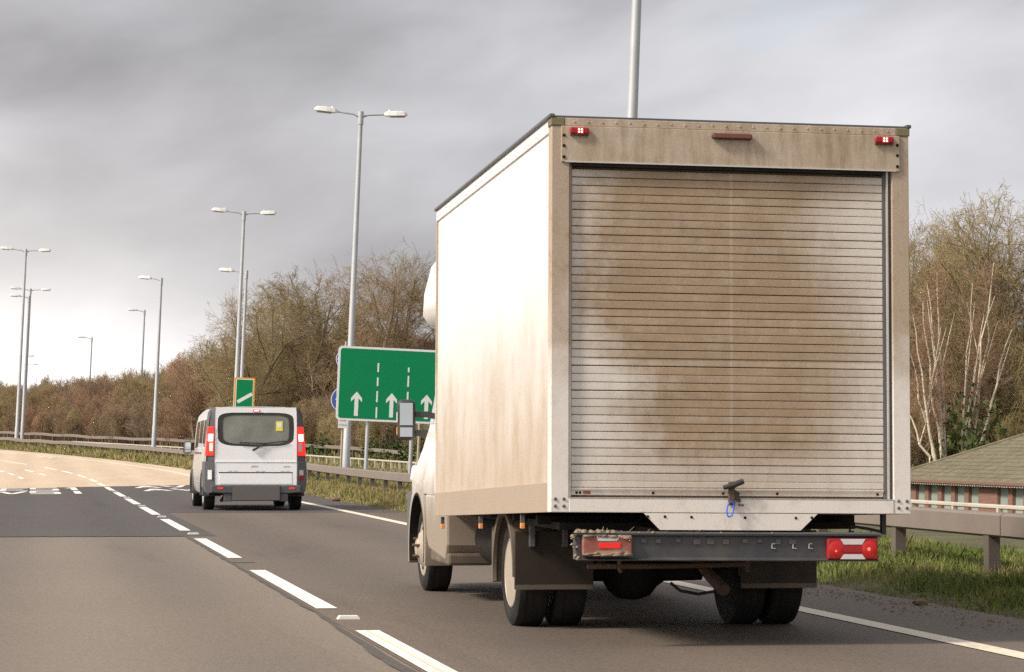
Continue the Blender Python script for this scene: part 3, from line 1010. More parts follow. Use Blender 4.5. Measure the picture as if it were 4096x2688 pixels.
def wheel(cx, cy, out, r=.345, w=.205, rim=True, deep=True):
    """one road wheel; out = outward side (+1/-1)"""
    t = tp(MB().lathe(tyre_profile(w, r, .215), (0, 0, 0), 'x', 40), 'wheel', M_TYRE, smooth=True)
    t.location = (cx, cy, r - .004)
    for gx in (-.05, 0, .05):  # circumferential grooves
        MB().lathe([(gx - .006, r + .0006), (gx + .006, r + .0006)], (0, 0, 0), 'x', 40).build('tread_groove', M_CHASSIS, t)
    if deep:
        prof = [(out * w * .46, .222), (out * w * .48, .212), (out * w * .40, .20), (out * w * .18, .185), (out * -.02, .17), (out * -.03, .10), (out * .0, .09), (out * .02, .05)]
    else:
        prof = [(out * w * .46, .222), (out * w * .48, .212), (out * w * .40, .20), (out * w * .36, .175), (out * w * .62, .12), (out * w * .66, .085), (out * w * .75, .07), (out * w * .78, .04)]
    rm = MB().lathe(prof, (0, 0, 0), 'x', 40).build('rim', M_RIM, t, smooth=True)
    if not deep:
        for k_ in range(8):
            a = 2 * math.pi * k_ / 8
            MB().lathe([(out * w * .42, .023), (out * w * .50, .02)], (0, .15 * math.cos(a), .15 * math.sin(a)), 'x', 10).build('hand_hole', M_CHASSIS, t)
        for k_ in range(5):
            a = 2 * math.pi * k_ / 5 + .3
            MB().lathe([(out * w * .6, .014), (out * w * .85, .012)], (0, .075 * math.cos(a), .075 * math.sin(a)), 'x', 6).build('wheel_nut', M_RUST, t)
    return t


for s_ in (-1, 1):
    wheel(s_ * .83, 0, s_)
    wheel(s_ * .585, 0, s_, deep=True)
    wheel(s_ * .80, 4.18, s_, deep=False)
# axle with differential
tp(MB().lathe([(-.45, .06), (-.2, .065), (-.16, .13), (-.1, .175), (0.02, .185), (.1, .16), (.15, .1), (.2, .065), (.45, .06)], (-.12, 0, .345), 'x', 24), 'rear_axle', M_CHASSIS, smooth=True)
for s_ in (-1, 1):
    tp(MB().box(s_ * .40 - .03, s_ * .40 + .03, -1.95, 4.9, .50, .66), 'chassis_rail', M_CHASSIS)
    tp(MB().tube([(s_ * .42, -.75, .52), (s_ * .42, -.3, .40), (s_ * .42, .1, .37), (s_ * .42, .6, .50)], .03, 6), 'leaf_spring', M_CHASSIS)
for y_ in (-1.6, -.7, .9, 2.0, 3.0):
    tp(MB().box(-.38, .38, y_ - .03, y_ + .03, .53, .63), 'cross_member', M_CHASSIS)
for y_ in (-1.2, -.4, .5, 1.3, 2.1):
    tp(MB().box(-.98, .98, y_ - .03, y_ + .03, .685, .735), 'floor_bearer', M_CHASSIS)
# brackets between the box and the beam
for s_ in (-1, 1):
    tp(MB().box(s_ * .40 - .04, s_ * .40 + .04, -1.96, -1.5, .50, .68), 'beam_bracket', M_CHASSIS)
# cross pipe, drop links, hose
tp(MB().tube([(-.62, -.95, .42), (-.2, -.97, .42), (.15, -.97, .425), (.40, -.95, .43)], .016, 8), 'cross_pipe', M_RUST, smooth=True)
for xx in (-.42, .02 + .36):
    tp(MB().tube([(xx, -.95, .56), (xx, -.96, .40), (xx + .01, -.96, .385)], .014, 8), 'drop_link', M_RUST)
tp(MB().tube([(.03, -.4, .29), (.09, -.42, .24), (.2, -.45, .22), (.29, -.5, .24), (.34, -.52, .30)], .010, 8), 'brake_hose', M_CABLE, smooth=True)
tp(MB().tube([(.24, -.3, .42), (.25, -.55, .34), (.29, -.75, .26)], [.035, .038, .04], 12), 'exhaust_pipe', M_RUST, smooth=True)


def arc_band(r0, r1, x0, x1, a0, a1, cy, cz, n=22):
    rings = []
    for i in range(n + 1):
        a = a0 + (a1 - a0) * i / n
        c_, s_ = math.cos(a), math.sin(a)
        rings.append([(x0, cy + r0 * c_, cz + r0 * s_), (x0, cy + r1 * c_, cz + r1 * s_), (x1, cy + r1 * c_, cz + r1 * s_), (x1, cy + r0 * c_, cz + r0 * s_)])
    return MB().loft(rings, closed=True, cap0=True, cap1=True)


for s_ in (-1, 1):
    x0, x1 = sorted((s_ * .475, s_ * .975))
    gd = tp(arc_band(.385, .40, x0, x1, R(-12), R(182), 0, .345), 'mudguard', M_MUDDY, smooth=True)
    x0, x1 = sorted((s_ * .955, s_ * .98))
    arc_band(.365, .402, x0, x1, R(-12), R(182), 0, .345).build('guard_lip', M_MUDDY, gd, smooth=True)
    x0, x1 = sorted((s_ * .475, s_ * .978))
    fl = tp(MB().box(x0, x1, -.445, -.43, .255, .62), 'mud_flap', M_FLAP, bevel=.006)
    MB().box(x0 + .005, x1 - .005, -.449, -.4455, .255, .285).build('flap_hem', M_MUDDY, fl)
    for xx in (s_ * .87, s_ * .66):
        MB().box(xx - .02, xx + .02, -.47, -.4455, .52, .66).build('flap_bracket', M_GREYPL, fl, bevel=.006)
# amber side markers hanging from the box edge
for xx, yy in ((-1.03, 2.25), (-1.03, .55), (-1.03, -1.0)):
    zz = .769 - (yy + 2.05) * .0303
    am = tp(MB().box(xx - .012, xx + .012, yy - .012, yy + .012, zz - .05, zz), 'side_marker', M_GREYPL)
    MB().box(xx - .013, xx + .013, yy - .018, yy + .018, zz - .085, zz - .0505).build('lens', M_AMBER, am, bevel=.005)
    xr = .97
tp(MB().box(.93, .955, -1.92, -1.88, .64, .765), 'marker_bracket', M_BLACKPL)
tp(MB().tube([(.94, -1.9, .655), (.84, -1.92, .675), (.74, -1.93, .69), (.73, -1.93, .66), (.755, -1.93, .655)], .009, 6), 'loose_cable', M_CABLE)
# tank and boxes between the axles
tp(MB().lathe([(-.55, .0), (-.55, .17), (-.5, .2), (.5, .2), (.55, .17), (.55, .0)], (-.66, 1.35, .50), 'y', 20), 'fuel_tank', M_CHASSIS, smooth=True)
tp(MB().prism([(.72, .62), (.72, .33), (.66, .27), (.58, .30), (.56, .62)], -.93, -.72, 'x'), 'side_bracket', M_MUDDY, bevel=.02)
tp(MB().box(-.45, .45, 1.0, 3.6, .40, .62), 'gearbox_mass', M_CHASSIS, bevel=.05)
tp(MB().box(-.9, .9, -1.5, 3.2, .66, .70), 'underside_shade_sheet', M_CHASSIS)  # added sheet closing the underside, deepens the shadow on the road below

# ---- cab
def cab_mat():
    m, N, b = mat_new('cab_white')
    v = objco(N, TRK)
    z = N.sep(v)[2]
    n1 = N.noise(v, 2.5, 6, .6, .3)
    film = N.math('MULTIPLY', N.step(N.math('ADD', z, N.math('MULTIPLY', N.math('SUBTRACT', n1, .5), .7)), 1.25, .5), .9)
    N.set(b.inputs['Base Color'], N.mix(film, (.74, .72, .69), (.225, .172, .122)))
    N.set(b.inputs['Roughness'], N.math('ADD', .28, N.math('MULTIPLY', film, .45)))
    return m


M_CAB = cab_mat()


def plan_ring(hw, yr, yf, z, rc, n=7):
    pts = [(-hw, yr), ]
    pts.append((-hw, yr + (yf - rc - yr) * .4))
    for i in range(n + 1):
        a = math.pi - (math.pi / 2) * i / n
        pts.append((-hw + rc + rc * math.cos(a), yf - rc + rc * math.sin(a)))
    for i in range(n + 1):
        a = math.pi / 2 - (math.pi / 2) * i / n
        pts.append((hw - rc + rc * math.cos(a), yf - rc + rc * math.sin(a)))
    pts.append((hw, yr + (yf - rc - yr) * .4))
    pts.append((hw, yr))
    return [(x, y, z) for x, y in pts]


lv_ = [(.78, .935, 5.05, .50), (.88, .935, 5.06, .52), (1.02, .905, 4.98, .54), (1.14, .880, 4.84, .54), (1.24, .870, 4.66, .5), (1.30, .865, 4.5, .44), (1.62, .835, 4.15, .30), (1.90, .775, 3.80, .26), (2.02, .73, 3.62, .24), (2.08, .62, 3.45, .2)]
rings = [plan_ring(hw, 2.62, yf, z, rc) for z, hw, yf, rc in lv_]
nr = len(rings[0])
cabm = MB().loft(rings, closed=True, cap0=True, cap1=True)
cab = tp(cabm, 'cab', M_CAB, smooth=True)


def scale_ring(z, hw, yf, rc, g=.006):
    return plan_ring(hw + g, 2.62, yf + g, z, rc)


# glazing: windscreen over the front run, side windows behind the corner
wl = [(1.33, .862, 4.465, .43), (1.62, .835, 4.15, .30), (1.88, .78, 3.825, .265)]
gr = [scale_ring(z, hw, yf, rc) for z, hw, yf, rc in wl]
MB().loft([r[5:nr - 5] for r in gr]).build('windscreen', M_GLASS_DARK, cab, smooth=True)
for lo, hi in ((1, 4), (nr - 4, nr - 1)):
    MB().loft([r[lo:hi] for r in gr]).build('side_window', M_GLASS_DARK, cab, smooth=True)
for s_ in (-1, 1):
    x0, x1 = sorted((s_ * .60, s_ * .950))
    tp(arc_band(.425, .50, x0, x1, R(-18), R(196), 4.18, .36), 'wheel_arch', M_CAB, smooth=True)
    arcx = sorted((s_ * .60, s_ * .953))
    tp(arc_band(.405, .424, arcx[0], arcx[1], R(-18), R(196), 4.18, .36), 'arch_liner', M_CHASSIS)
    x0, x1 = sorted((s_ * .62, s_ * .945))
    lp = tp(MB().prism([(2.62, .78), (2.62, .42), (2.70, .30), (3.55, .36), (3.68, .45), (3.74, .78)], x0, x1, 'x'), 'rear_sill_panel', M_CAB if s_ < 0 else M_CAB, bevel=.02)
    x0, x1 = sorted((s_ * .60, s_ * .935))
    mudp = MB().box(x0, x1, 2.60, 3.5, .27, .36)
    mudp.build('sill_step', M_MUDDY, lp, bevel=.02)
bmp = MB().loft([plan_ring(.93, 4.62, 5.2, z, .3) for z in (.34, .45, .7, .78)], closed=True, cap0=True, cap1=True)
tp(bmp, 'front_bumper', M_GREYPL, smooth=True)
for s_ in (-1, 1):
    hl = MB().prism([(s_ * .55, .82), (s_ * .88, .86), (s_ * .86, 1.0), (s_ * .6, .97)], 4.75, 5.13, 'y')
    hl.build('headlamp', M_CLEARLENS, cab, bevel=.02)
tp(MB().box(-.55, .55, 5.125, 5.16, .82, .95), 'grille', M_BLACKPL)
# wind deflector on the cab roof
rd = []
for z, hw, yf in ((2.04, .76, 4.0), (2.09, .89, 4.15), (2.18, .945, 4.2), (2.35, .95, 4.1), (2.55, .93, 3.85), (2.67, .86, 3.5), (2.72, .72, 3.2)):
    rd.append(plan_ring(hw, 2.62, yf, z, .30))
df_ = tp(MB().loft(rd, closed=True, cap0=True, cap1=True), 'wind_deflector', M_CAB, smooth=True)


# door mirrors
def mirror(s_):
    rt_ = MB().box(-.075, .075, -.02, .075, -.165, .165).build('door_mirror', M_BLACKPL, TRK, bevel=.045, seg=4)
    rt_.location = (s_ * 1.015, 4.35, 1.365)
    rt_.rotation_euler = (-.03, 0, s_ * .16)
    MB().box(-.05, .052, -.0235, -.0205, -.045, .135).build('mirror_glass', M_MIRROR, rt_, bevel=.001)
    MB().box(-.048, .050, -.0235, -.0205, -.138, -.062).build('wide_angle_glass', M_MIRROR, rt_, bevel=.001)
    sx = s_ * .079
    a_, b_ = sorted((sx, sx * .88))
    MB().box(a_, b_, -.004, .055, -.02, .06).build('indicator_strip', M_CAB, rt_)
    MB().box(a_, b_, -.004, .055, -.12, -.06).build('indicator_lens', M_AMBER, rt_)
    for zz in (.045, -.105):
        a_, b_ = sorted((s_ * -.07, s_ * -.21))
        MB().box(a_, b_, .01, .05, zz - .024, zz + .024).build('mirror_arm', M_BLACKPL, rt_, bevel=.006)


mirror(-1)
mirror(1)

# ------------------------------------------------------------------ the van ahead
VAN = empty('passenger_van', (3.96, 48.0, 0), (0, 0, 0.004), 'white and grey passenger van with brake lights lit, ahead of the lorry', 'van')
M_VANW = simple('van_white', (0.86, 0.86, 0.87), 0.28, 0.0, 0.03, 1.5, dirt=(0.62, 0.58, 0.54), dirt_amt=0.2, coat=0.4)
M_VANSIDE = simple('van_side_dusty', (0.46, 0.445, 0.43), 0.35, 0.0, 0.08, 1.5, dirt=(0.34, 0.28, 0.22), dirt_amt=0.5, coat=0.2)
M_SEAT = simple('seat_cloth', (0.10, 0.105, 0.105), 0.9)
M_SEATLT = simple('seat_cover_pale', (0.60, 0.66, 0.62), 0.9)
M_PLATE = simple('blank_grey_plate', (0.125, 0.112, 0.104), 0.7, 0.0, 0.05, 6.0)
M_YELLOW = simple('sticker_yellow', (0.75, 0.72, 0.06), 0.5)
vp = lambda mb, name, mat, parent=None, **k: mb.build(name, mat, parent or VAN, **k)
# half-section of the shell: (half width, height), from sill to roof centre
SEC = [(.86, .30), (.905, .42), (.92, .70), (.92, .95), (.912, 1.16), (.895, 1.40), (.868, 1.66), (.84, 1.79), (.77, 1.868), (.5, 1.897), (0, 1.905)]


def van_ring(y, top=1.905, w=1.0, rk=0.0):
    f = []
    k = (top - .30) / (1.905 - .30)
    for hw, z in SEC:
        zz = .30 + (z - .30) * k
        f.append((-hw * w, y + rk * (zz - .3), zz))
    return f + [(-x, yy, z) for x, yy, z in f[-2::-1]]


sts = [(.02, 1.895, .985), (.10, 1.905, 1), (.95, 1.905, 1), (1.05, 1.905, 1), (2.0, 1.90, 1), (2.1, 1.90, 1), (3.0, 1.87, 1), (3.35, 1.83, .995), (4.05, 1.22, .98), (4.6, 1.02, .93), (4.78, .85, .8)]
rings = [van_ring(y, t, w, .05 if i < 2 else 0.02) for i, (y, t, w) in enumerate(sts)]
nv = len(rings[0])


def vskip(i, k):
    k = min(k, nv - 2 - k)
    if k in (4, 5) and i in (2, 4): return True       # side windows between pillars
    if k in (4, 5) and i in (1, 6) and i == 6: return True
    if i == 7 and k >= 5: return True                  # windscreen
    return False


body = vp(MB().loft(rings, skip=lambda i, k: (4 <= min(k, nv - 2 - k) <= 5 and i in (1, 3, 5)) or (i == 7 and min(k, nv - 2 - k) >= 5), cap1=True), 'body', M_VANSIDE, smooth=True)
for sgn in (0, 1):
    for i in (1, 3, 5):
        ks = [4, 5, 6] if sgn == 0 else [nv - 5, nv - 6, nv - 7]
        a = [rings[i][k] for k in ks]
        b_ = [rings[i + 1][k] for k in ks]
        vp(MB().loft([a, b_]), 'side_window', M_GLASS_MID, body, smooth=True)
vp(MB().loft([rings[7][5:nv - 5], rings[8][5:nv - 5]]), 'windscreen', M_GLASS, body, smooth=True)
vp(MB().box(-.86, .86, .1, 4.5, .28, .34), 'floor_pan', M_CHASSIS)
# tailgate: a frame of four around the glass
yt = lambda z: .02 + .05 * (z - .3) - .012


def gate_piece(poly, name, mat, y_off=-.012, th=.03, parent=None):
    """poly in (x,z) on the raked rear plane"""
    n = len(poly)
    vs = [(x, yt(z) + y_off, z) for x, z in poly] + [(x, yt(z) + y_off + th, z) for x, z in poly]
    fs = [tuple(range(n)), tuple(range(2 * n - 1, n - 1, -1))] + [(i, i + n, (i + 1) % n + n, (i + 1) % n) for i in range(n)]
    return vp(MB().add(vs, fs), name, mat, parent)


win = []
for i in range(25):  # rounded window outline, bottom bowed
    t = 2 * math.pi * i / 24
    c_, s_ = math.cos(t), math.sin(t)
    x = .70 * math.copysign(abs(c_) ** .35, c_)
    z = 1.495 + .295 * math.copysign(abs(s_) ** .35, s_)
    if s_ < 0: z -= .035 * (1 - (x / .7) ** 2)
    win.append((x, z))
win = win[:-1]
outl = []
for x, z in win:
    t = math.atan2((z - 1.32) * 1.0, x * .95)
    pass
gate_out = [(-.745, .47), (.745, .47), (.755, .95), (.755, 1.40), (.75, 1.80), (.735, 1.885), (-.735, 1.885), (-.75, 1.80), (-.755, 1.40), (-.755, .95)]


def on_outline(t):
    """point on the tailgate outline in direction t from the window's centre"""
    c0 = (0, 1.47)
    dx_, dz_ = math.cos(t), math.sin(t)
    best = None
    for (ax, az), (bx_, bz) in zip(gate_out, gate_out[1:] + gate_out[:1]):
        ex, ez = bx_ - ax, bz - az
        den_ = dx_ * ez - dz_ * ex
        if abs(den_) < 1e-9: continue
        u = ((ax - c0[0]) * ez - (az - c0[1]) * ex) / den_
        v_ = ((ax - c0[0]) * dz_ - (az - c0[1]) * dx_) / den_
        if u > 0 and -1e-6 <= v_ <= 1 + 1e-6:
            if best is None or u < best: best = u
    return c0[0] + dx_ * best, c0[1] + dz_ * best


outer = [on_outline(math.atan2(z - 1.47, x)) for x, z in win]
# make sure the square corners of the gate are reached
for cx_, cz_ in ((-.745, .47), (.745, .47), (.735, 1.885), (-.735, 1.885)):
    j = min(range(len(outer)), key=lambda i: (outer[i][0] - cx_) ** 2 + (outer[i][1] - cz_) ** 2)
    outer[j] = (cx_, cz_)
n = len(win)
vs = [(x, yt(z) - .012, z) for x, z in outer] + [(x, yt(z) - .012, z) for x, z in win] + [(x, yt(z) + .02, z) for x, z in win] + [(x, yt(z) + .02, z) for x, z in outer]
fs = []
for i in range(n):
    j = (i + 1) % n
    fs += [(i, j, n + j, n + i), (n + i, n + j, 2 * n + j, 2 * n + i), (3 * n + i, 3 * n + j, j, i)]
gate = vp(MB().add(vs, fs), 'tailgate', M_VANW)
gate_piece([(x * .995, 1.495 + (z - 1.495) * .995) for x, z in win], 'rear_window', M_GLASS, .002, .006, gate)
# black print round the glass
inn = [(x * .87, 1.49 + (z - 1.495) * .86) for x, z in win]
vs = [(x, yt(z) - .006, z) for x, z in win] + [(x, yt(z) - .006, z) for x, z in inn]
vp(MB().add(vs, [(i, (i + 1) % n, n + (i + 1) % n, n + i) for i in range(n)]), 'glass_border', M_BLACKPL, gate)
gate_piece([(-.74, .885), (.74, .885), (.745, .90), (-.745, .90)], 'gate_crease', M_VANW, -.022, .012, gate)
gate_piece([(-.67, .685), (.67, .685), (.67, .705), (-.67, .705)], 'gate_handle_strip', M_BLACKPL, -.016, .008, gate)
gate_piece([(-.66, .49), (.66, .49), (.655, .68), (-.655, .68)], 'plate_recess', M_VANW, -.020, .012, gate)
for i, xx in enumerate((-.5, -.4, 0.0, .1, .45, .55)):
    gate_piece([(xx, .715), (xx + .07, .715), (xx + .07, .728), (xx, .728)], 'worn_lettering', M_VANSIDE, -.0135, .004, gate)
gate_piece([(-.10, .80), (.02, .80), (.04, .82), (-.06, .83)], 'badge', M_ALU, -.017, .008, gate)
gate_piece([(.50, .80), (.62, .80), (.62, .82), (.50, .82)], 'badge', M_ALU, -.017, .008, gate)
gate_piece([(.365, 1.455), (.49, 1.455), (.49, 1.635), (.365, 1.635)], 'yellow_sticker', M_YELLOW, -.007, .003, gate)
gate_piece([(.427 + .045 * math.cos(t), 1.565 + .045 * math.sin(t)) for t in [i * math.pi / 6 for i in range(12)]], 'sticker_disc', M_SIGN_WHITE, -.009, .002, gate)
vp(MB().tube([(-.06, -.005, 1.10), (.05, .0, 1.16), (.17, .008, 1.235)], [.022, .016, .012], 8), 'wiper_arm', M_BLACKPL, gate, smooth=True)
vp(MB().tube([(-.30, .015, 1.24), (.17, .010, 1.228), (.55, .018, 1.275)], .011, 6), 'wiper_blade', M_BLACKPL, gate)
hbl = gate_piece([(-.065, 1.825), (-.04, 1.808), (.055, 1.808), (.08, 1.825), (.06, 1.845), (-.045, 1.845)], 'high_brake_lamp', M_BRAKE, -.024, .014, gate)
gate_piece([(-.03, 1.818), (.045, 1.818), (.05, 1.834), (-.035, 1.834)], 'bulb', M_BRAKE_HOT, -.026, .002, hbl)
vp(MB().box(-.735, .735, .075, .16, 1.84, 1.8835), 'roof_rear_edge', M_VANW, bevel=.02)
# dark corner columns and grey quarter bumpers
for s_ in (-1, 1):
    def col(pts, zs, y0, y1, name, mat, **k):
        rg = []
        for (xa, xb), z in zip(pts, zs):
            xa, xb = s_ * xa, s_ * xb
            rg.append([(xa, yt(z) + y0, z), (xb, yt(z) + y0 + .05, z), (xb + s_ * .012, yt(z) + y1, z), (xa, yt(z) + y1, z)])
        return vp(MB().loft(rg, closed=True, cap0=True, cap1=True), name, mat, smooth=True, **k)
    col([(.75, .912), (.75, .902), (.748, .884), (.745, .85), (.735, .80)], [.90, 1.2, 1.5, 1.78, 1.875], -.016, .22, 'corner_column', M_GREYPL)
    col([(.748, .89), (.75, .925), (.752, .935), (.755, .93)], [.32, .45, .7, .895], -.03, .5, 'quarter_bumper', M_GREYPL, bevel=.01)
    tl = col([(.768, .915), (.765, .898), (.76, .875)], [1.0, 1.25, 1.53], -.034, .12, 'tail_lamp', M_BRAKE, bevel=.008)
    a = col([(.785, .87), (.78, .865)], [1.265, 1.395], -.044, .02, 'brake_window', M_BRAKE_HOT)
    a.parent = tl
    a = col([(.785, .872), (.783, .87)], [1.085, 1.235], -.040, .02, 'reverse_window', emit('pale_red_lens', (1.0, .35, .28), .55, (.7, .4, .35)) if s_ < 0 else M_CLEARLENS)
    a.parent = tl
    a = col([(.80, .885), (.80, .885)], [.57, .74], -.04, .03, 'low_lamp', M_CLEARLENS)
    if s_ > 0:
        b_ = col([(.80, .888), (.80, .888)], [.57, .645], -.044, .02, 'low_reflector', M_RED)
        b_.parent = a
# bumper, plate
bm_ = vp(MB().prism([(-.82, .335), (-.82, .455), (-.80, .465), (.80, .465), (.82, .455), (.82, .335), (.62, .315), (-.62, .315)], -.075, .10, 'y'), 'rear_bumper', M_GREYPL, bevel=.02)
for s_ in (-1, 1):
    x0, x1 = sorted((s_ * .60, s_ * .70))
    vp(MB().box(x0, x1, -.081, -.0755, .395, .425), 'reflector', M_BRAKE, bm_)
    x0, x1 = sorted((s_ * .43, s_ * .585))
    vp(MB().box(x0, x1, -.05, .06, .17, .314), 'valance', M_GREYPL, bevel=.01)
vp(MB().box(-.43, .43, -.098, -.082, .192, .450), 'number_plate', M_PLATE, bevel=.004)
vp(MB().box(-.44, .44, -.0815, -.0765, .180, .458), 'plate_holder', M_BLACKPL)
vp(MB().tube([(-.52, .4, .28), (-.60, .05, .20), (-.62, 0.0, .19)], .035, 10), 'exhaust', M_CHASSIS)


def vwheel(x, y, s_):
    t = vp(MB().lathe(tyre_profile(.21, .325, .20), (0, 0, 0), 'x', 32), 'wheel', M_TYRE, smooth=True)
    t.location = (x, y, .322)
    MB().lathe([(s_ * .10, .205), (s_ * .085, .19), (s_ * .06, .12), (s_ * .08, .05), (s_ * .085, .03)], (0, 0, 0), 'x', 28).build('rim', M_ALU, t, smooth=True)


for s_ in (-1, 1):
    vwheel(s_ * .80, .85, s_)
    vwheel(s_ * .80, 3.9, s_)
    x0, x1 = sorted((s_ * .60, s_ * .935))
    for y_ in (.85, 3.9):
        vp(arc_band(.34, .40, x0, x1, R(-12), R(192), y_, .34), 'wheel_arch', M_GREYPL, smooth=True)
    mr = vp(MB().box(-.08, .08, -.02, .07, -.12, .12), 'door_mirror', M_BLACKPL, bevel=.04)
    mr.location = (s_ * 1.04, 3.35, 1.15)
    vp(MB().box(-.06, .06, -.0225, -.0205, -.03, .1), 'mirror_glass', M_MIRROR, mr)
    vp(MB().box(-.06, .06, -.0225, -.0205, -.1, -.04), 'wide_angle_glass', M_MIRROR, mr)
    a_, b_ = sorted((s_ * -.05, s_ * -.17))
    vp(MB().box(a_, b_, 0, .04, -.05, .02), 'mirror_arm', M_BLACKPL, mr)
vp(MB().box(-.935, -.90, 1.2, 2.9, 1.04, 1.06), 'slide_rail', M_BLACKPL)
# seats seen through the rear glass
for y_, xs in ((.75, (-.55, 0.0, .55)), (1.7, (-.5, .0, .5)), (2.8, (-.5, .5))):
    for x in xs:
        se = vp(MB().prism([(-.23, .55), (-.23, 1.22), (-.19, 1.30), (.19, 1.30), (.23, 1.22), (.23, .55)], -.06, .06, 'y'), 'seat', M_SEAT if (x < 0.2) else M_SEATLT, bevel=.03)
        se.location = (x, y_, 0)
        MB().prism([(-.12, 1.33), (-.12, 1.50), (-.08, 1.54), (.08, 1.54), (.12, 1.50), (.12, 1.33)], -.045, .045, 'y').build('headrest', M_SEATLT if (x, y_) in ((-.5, 1.7), (0.0, 1.7)) else M_SEAT, se, bevel=.025)

# ------------------------------------------------------------------ street lamps
LEAN = 0.038  # true plumb against the banked road


def lum(parent, x, z, s_, tilt=.06, ln=.78):
    h = MB()
    rg = []
    for f, w, t0, t1 in ((0, .07, -.05, .05), (.12, .13, -.07, .085), (.5, .17, -.075, .10), (.85, .15, -.07, .09), (1, .08, -.05, .03)):
        xx = s_ * f * ln
        rg.append([(xx, -w, t0), (xx, w, t0), (xx, w * .75, t1), (xx, -w * .75, t1)])
    h.loft(rg, closed=True, cap0=True, cap1=True)
    o = h.build('luminaire', M_LUMIN, parent, bevel=.02)
    o.location = (x, 0, z)
    o.rotation_euler = (0, -s_ * tilt, 0)
    MB().box(min(s_ * .2, s_ * .7), max(s_ * .2, s_ * .7), -.12, .12, -.10, -.072).build('lens', M_LUMLENS, o, bevel=.02)
    MB().lathe([(.09, .035), (.15, .03), (.155, .01)], (s_ * .18, 0, 0), 'z', 10).build('photocell', M_LUMIN, o)


def lamp(x, y, z, H, arms, reach, label, group, rz=0.0, thick=1.35, lens=M_LUMLENS):
    root = empty('street_lamp', (x, y, z), (0, LEAN, rz), label, 'street lamp', group)
    col_ = MB().tube([(0, 0, -.6), (0, 0, 1.3), (0, 0, 1.35), (0, 0, H - .35)], [.105 * thick, .10 * thick, .088 * thick, .055 * thick], 12).build('column', M_GALV, root, smooth=True)
    MB().tube([(0, 0, H - .36), (0, 0, H + .08)], .07 * thick, 12).build('cap', M_GALV, root, smooth=True)
    for s_ in arms:
        MB().tube([(0, 0, H - .12), (s_ * .25, 0, H - .02), (s_ * (reach - .7), 0, H + .03)], [.045, .032, .028], 8).build('arm', M_GALV, root, smooth=True)
        lum(root, s_ * (reach - .76), H + .04, s_)
    return root


GD, GS = 'twin arm lamps along the central reservation', 'single arm lamps beyond the road'
lamp(10.15, 45.5, .1, 12.3, (-1, 1), 1.55, 'tall lamp column rising behind the lorry box, its head out of view', GD)
lamp(10.14, 87, .15, 12.2, (-1, 1), 1.55, 'twin arm street lamp rising behind the green lane sign', GD)
lamp(9.36, 127, .45, 12.1, (-1, 1), 1.55, 'twin arm street lamp behind the orange edged marker sign', GD)
lamp(-1.2, 168, 1.1, 12.5, (-1, 1), 1.55, 'tall twin arm street lamp nearest the far bend', GD)
lamp(-.95, 208, 1.9, 11.6, (-1, 1), 1.55, 'fainter twin arm street lamp just behind the tall one at the bend', GD)
lamp(6.93, 158, 1.15, 10.1, (-1,), 1.35, 'single arm street lamp standing just behind the far barrier', GS, -.25)
lamp(10.6, 140, .6, 9.95, (-1,), 1.45, 'single arm street lamp close beside the twin lamp over the van', GS, -.2)
lamp(8.2, 215, 1.6, 10.7, (-1,), 1.35, 'slim single arm lamp rising out of the thicket beside the far barrier lamp', GS)
lamp(4.85, 255, 2.0, 9.7, (-1,), 1.35, 'small single arm lamp alone above the low thicket', GS)
lamp(-.95, 190, 1.7, 10.2, (-1,), 1.35, 'single arm lamp close behind the tall twin lamp at the bend', GS)
lamp(-2.2, 300, 2.5, 9.0, (1,), 1.6, 'tiny far lamp low in the sky at the bend, upper of two', GS)
lamp(-1.75, 330, 2.5, 9.0, (1,), 1.6, 'tiny far lamp low in the sky at the bend, lower of two', GS)
lamp(21.6, 255, 3.0, 9.5, (-1,), 1.5, 'tiny far lamp peeping over the trees beside the twin lamp, upper one', GS)
lamp(21.5, 285, 3.0, 8.8, (-1,), 2.2, 'tiny far lamp peeping over the trees beside the twin lamp, lower one', GS)

# ------------------------------------------------------------------ signs
SG = empty('lane_sign', (8.80, 78, 2.0), (0, LEAN, 0.02), 'large green lane sign with white arrows and broken lines partly behind the lorry', 'road sign')
SW, SH = 4.6, 2.22


def rrect(w, h, r, x0=0, z0=0, n=5):
    pts = []
    for cx_, cz_, a0 in ((w - r, r, -90), (w - r, h - r, 0), (r, h - r, 90), (r, r, 180)):
        for i in range(n + 1):
            a = R(a0 + 90 * i / n)
            pts.append((x0 + cx_ + r * math.cos(a), z0 + cz_ + r * math.sin(a)))
    return pts


MB().prism(rrect(SW, SH, .12), 0, .03, 'y').build('border_panel', M_SIGN_WHITE, SG)
MB().prism(rrect(SW - .13, SH - .13, .08, .065, .065), -.004, -.0005, 'y').build('sign_face', M_SIGN_GREEN, SG)
AR = [(0, .73), (.165, .535), (.165, .42), (.058, .53), (.058, 0), (-.058, 0), (-.058, .53), (-.165, .42), (-.165, .535)]
for i, ax in enumerate((.60, 1.66, 2.72, 3.78)):
    MB().prism([(ax + x, .14 + z) for x, z in AR], -.009, -.0045, 'y').build('arrow', M_SIGN_WHITE, SG)
for ax, segs in ((1.215, ((1.73, 1.46), (1.30, 1.04), (.89, .56), (.41, .08))), (2.14, ((1.64, 1.50), (1.39, 1.06), (.91, .60), (.44, .10))), (3.25, ((1.73, 1.46), (1.30, 1.04), (.89, .56), (.41, .10)))):
    for t1, t0 in segs:
        MB().box(ax - .024, ax + .024, -.009, -.0045, t0 + .02, t1 + .02).build('lane_line', M_SIGN_WHITE, SG)
for ax in (.98, 2.32, 3.7):
    MB().tube([(ax, .09, -2.4), (ax, .09, 2.1)], .057, 12).build('post', M_GALV, SG, smooth=True)
